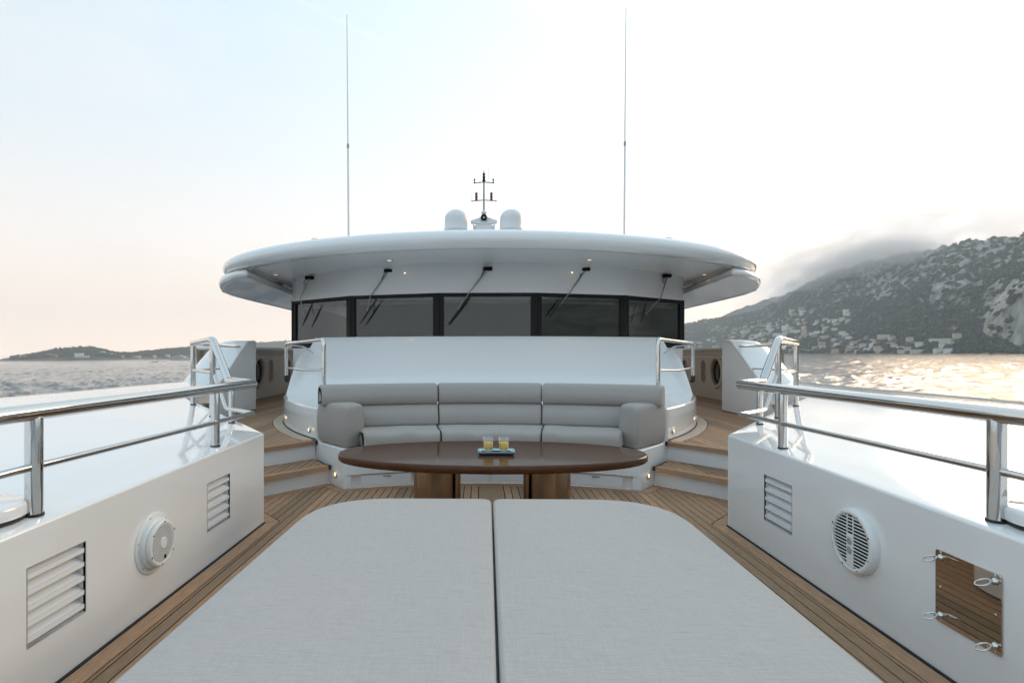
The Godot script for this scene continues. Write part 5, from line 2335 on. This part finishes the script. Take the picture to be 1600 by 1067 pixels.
func slat_speaker() -> void:
	var x := CX + 1.745
	var c := P(x, 0.362, 2.70)
	var n := Vector3(-1, 0, 0)
	var t := thing("speaker", "round white speaker with black gaps between slats and two grey tweeters", "speaker", "deck speakers", c)
	# frame: u along the wall, v up, w out of the wall
	var tf := Transform3D(Basis(Vector3(0, 0, -1), Vector3(0, 1, 0), Vector3(-0.62, 0, 0)), c)
	var ax := axis_tf(c, n) * Transform3D(Basis().scaled(Vector3(1, 0.62, 1)), Vector3.ZERO)
	var st := start()
	lathe(st, [[0.157, -0.005], [0.158, 0.004], [0.156, 0.03], [0.152, 0.050], [0.147, 0.058], [0.138, 0.060], [0.1285, 0.059], [0.1285, 0.036]], ax, 52, false)
	put(st, "housing", "plastic", t)
	st = start()
	lathe(st, [[0.1285, 0.036], [0.06, 0.03], [0.0, 0.028]], ax, 40, false)
	put(st, "cone", "black", t)
	for k in 15:
		var y := -0.1155 + 0.0165 * k
		var h := sqrt(maxf(0.0, 0.1295 * 0.1295 - y * y))
		st = start()
		box(st, Vector3(-h, y - 0.0028, 0.052), Vector3(h, y + 0.0028, 0.0585), 0.001, tf)
		put(st, "slat", "plastic", t)
	for u in [-0.021, 0.021]:
		st = start()
		box(st, Vector3(u - 0.0022, 0.0, 0.050), Vector3(u + 0.0022, 0.127, 0.0595), 0.001, tf)
		put(st, "divider", "plastic", t)
	st = start()
	box(st, Vector3(-0.024, -0.128, 0.050), Vector3(0.024, 0.03, 0.061), 0.003, tf)
	var pl := put(st, "tweeter_panel", "plastic", t)
	for v in [0.0, -0.045]:
		st = start()
		lathe(st, [[0.018, 0.058], [0.018, 0.063], [0.013, 0.0645], [0.0, 0.0645]], ax * Transform3D(Basis(), Vector3.ZERO), 22, false)
		var o := put(st, "tweeter", "grey_plastic", pl)
		o.position += Vector3(0, v, 0)
	for k in 8:
		var a := TAU * (k + 0.5) / 8
		screw(t, tf * Vector3(cos(a) * 0.138, sin(a) * 0.138, 0.060), n, 0.0045, "grey_plastic" if k % 3 else "black")


func mirror_plate() -> void:
	var x := CX + 1.745
	var t := thing("mirror_plate", "square polished metal plate with four ring bolts mirroring the teak deck", "plate", "", P(x, 0.2, 2.095))
	var st := start()
	# the plate stands on the wall: outline in (d, y)
	var o := rounded([Vector2(1.955, 0.203), Vector2(2.235, 0.203), Vector2(2.235, 0.493), Vector2(1.955, 0.493)], 0.016, 4)
	var rows := []
	for lay in [[0.0, 0.0], [-0.005, 0.0], [-0.0065, 0.0015]]:
		var ring := PackedVector3Array()
		for p in inset(o, lay[1]):
			ring.append(P(x + lay[0], p.y, p.x))
		rows.append(ring)
	loft(st, rows, true, -1)
	fan(st, rows[-1])
	fan(st, rows[0])
	put(st, "plate", "mirror", t)
	for q in [[1.98, 0.463], [2.21, 0.463], [1.98, 0.233], [2.21, 0.233]]:
		var c := P(x - 0.0065, q[1], q[0])
		st = start()
		lathe(st, [[0.013, 0.0], [0.013, 0.004], [0.008, 0.008], [0.007, 0.016], [0.009, 0.020], [0.0, 0.022]], axis_tf(c, Vector3(-1, 0, 0)), 16)
		var b := put(st, "ring_bolt", "steel", t)
		st = start()
		var ring := []
		for k in 25:
			var a := TAU * k / 24
			ring.append(c + Vector3(-0.019 - 0.026 * (1.0 - cos(a)) * 0.9, 0.006 * cos(a) - 0.012 * (1.0 - cos(a)) * 0.3 , 0.018 * sin(a)))
		tube(st, ring, 0.0032, 8, false)
		put(st, "ring", "steel", b)
	for q in [[1.98, 0.484], [2.21, 0.484], [1.978, 0.345], [2.212, 0.345], [1.98, 0.212], [2.21, 0.212]]:
		screw(t, P(x - 0.0065, q[1], q[0]), Vector3(-1, 0, 0), 0.005, "steel")


# ------------------------------------------------------------------ far boats
func build_boats() -> void:
	for q in [[-31.6, 900.0, 14.0, "white sailing boat lying at anchor below the headland"], [23.2, 520.0, 30.0, "white sailing boat whose mast shows beyond the fairing on the mountain side"]]:
		var b := bearing(q[0])
		var x: float = sin(b) * q[1]
		var z: float = -cos(b) * q[1]
		var y := sea_level(x, z)
		var t := thing("sailing_boat", q[3], "boat", "far boats", Vector3(x, y, z))
		var st := start()
		hull(st, Vector3(x, y, z), q[2] * 0.8, 1.5)
		put(st, "hull", "wall_white", t)
		st = start()
		tube(st, [Vector3(x, y + 1.0, z), Vector3(x, y + q[2], z)], [0.16, 0.10], 6)
		tube(st, [Vector3(x, y + 2.4, z), Vector3(x + q[2] * 0.3, y + 2.3, z)], 0.12, 6)
		put(st, "mast", "wall_white", t)
	var bb := bearing(-29.6)
	var mx: float = sin(bb) * 1500.0
	var mz: float = -cos(bb) * 1500.0
	var my := sea_level(mx, mz)
	var m := thing("motor_yacht", "long white motor yacht lying in front of the headland", "yacht", "far boats", Vector3(mx, my, mz))
	var st2 := start()
	hull(st2, Vector3(mx, my, mz), 52.0, 6.0)
	put(st2, "hull", "wall_white", m)
	for q in [[-16.0, 14.0, 6.0, 8.4], [-12.0, 9.0, 8.4, 10.8], [-8.0, 4.0, 10.8, 12.6]]:
		st2 = start()
		box(st2, Vector3(mx + q[0], my + q[2], mz - 3.5), Vector3(mx + q[1], my + q[3], mz + 3.5), 0.5)
		put(st2, "superstructure", "wall_white", m)
		st2 = start()
		box(st2, Vector3(mx + q[0] + 1.5, my + q[2] + 0.7, mz + 3.45), Vector3(mx + q[1] - 2.0, my + q[2] + 1.7, mz + 3.6), 0.05)
		put(st2, "window_band", "pane_far", m)
	st2 = start()
	tube(st2, [Vector3(mx - 2, my + 12.6, mz), Vector3(mx - 2, my + 18.0, mz)], 0.4, 6)
	put(st2, "mast", "wall_white", m)


func hull(st: SurfaceTool, c: Vector3, le: float, h: float) -> void:
	var rows := []
	for k in 11:
		var u := k / 10.0
		var w := le * 0.10 * sqrt(maxf(0.0, sin(PI * clampf(u * 0.9 + 0.1, 0.0, 1.0))))
		if k == 10:
			w = 0.02
		var x := (u - 0.5) * le
		var sheer := h * (0.8 + 0.35 * u * u)
		rows.append(PackedVector3Array([c + Vector3(x * 0.93, -0.4, w * 0.6), c + Vector3(x, sheer, w), c + Vector3(x, sheer, -w), c + Vector3(x * 0.93, -0.4, -w * 0.6)]))
	loft(st, rows, true, -1)
	fan(st, rows[0])
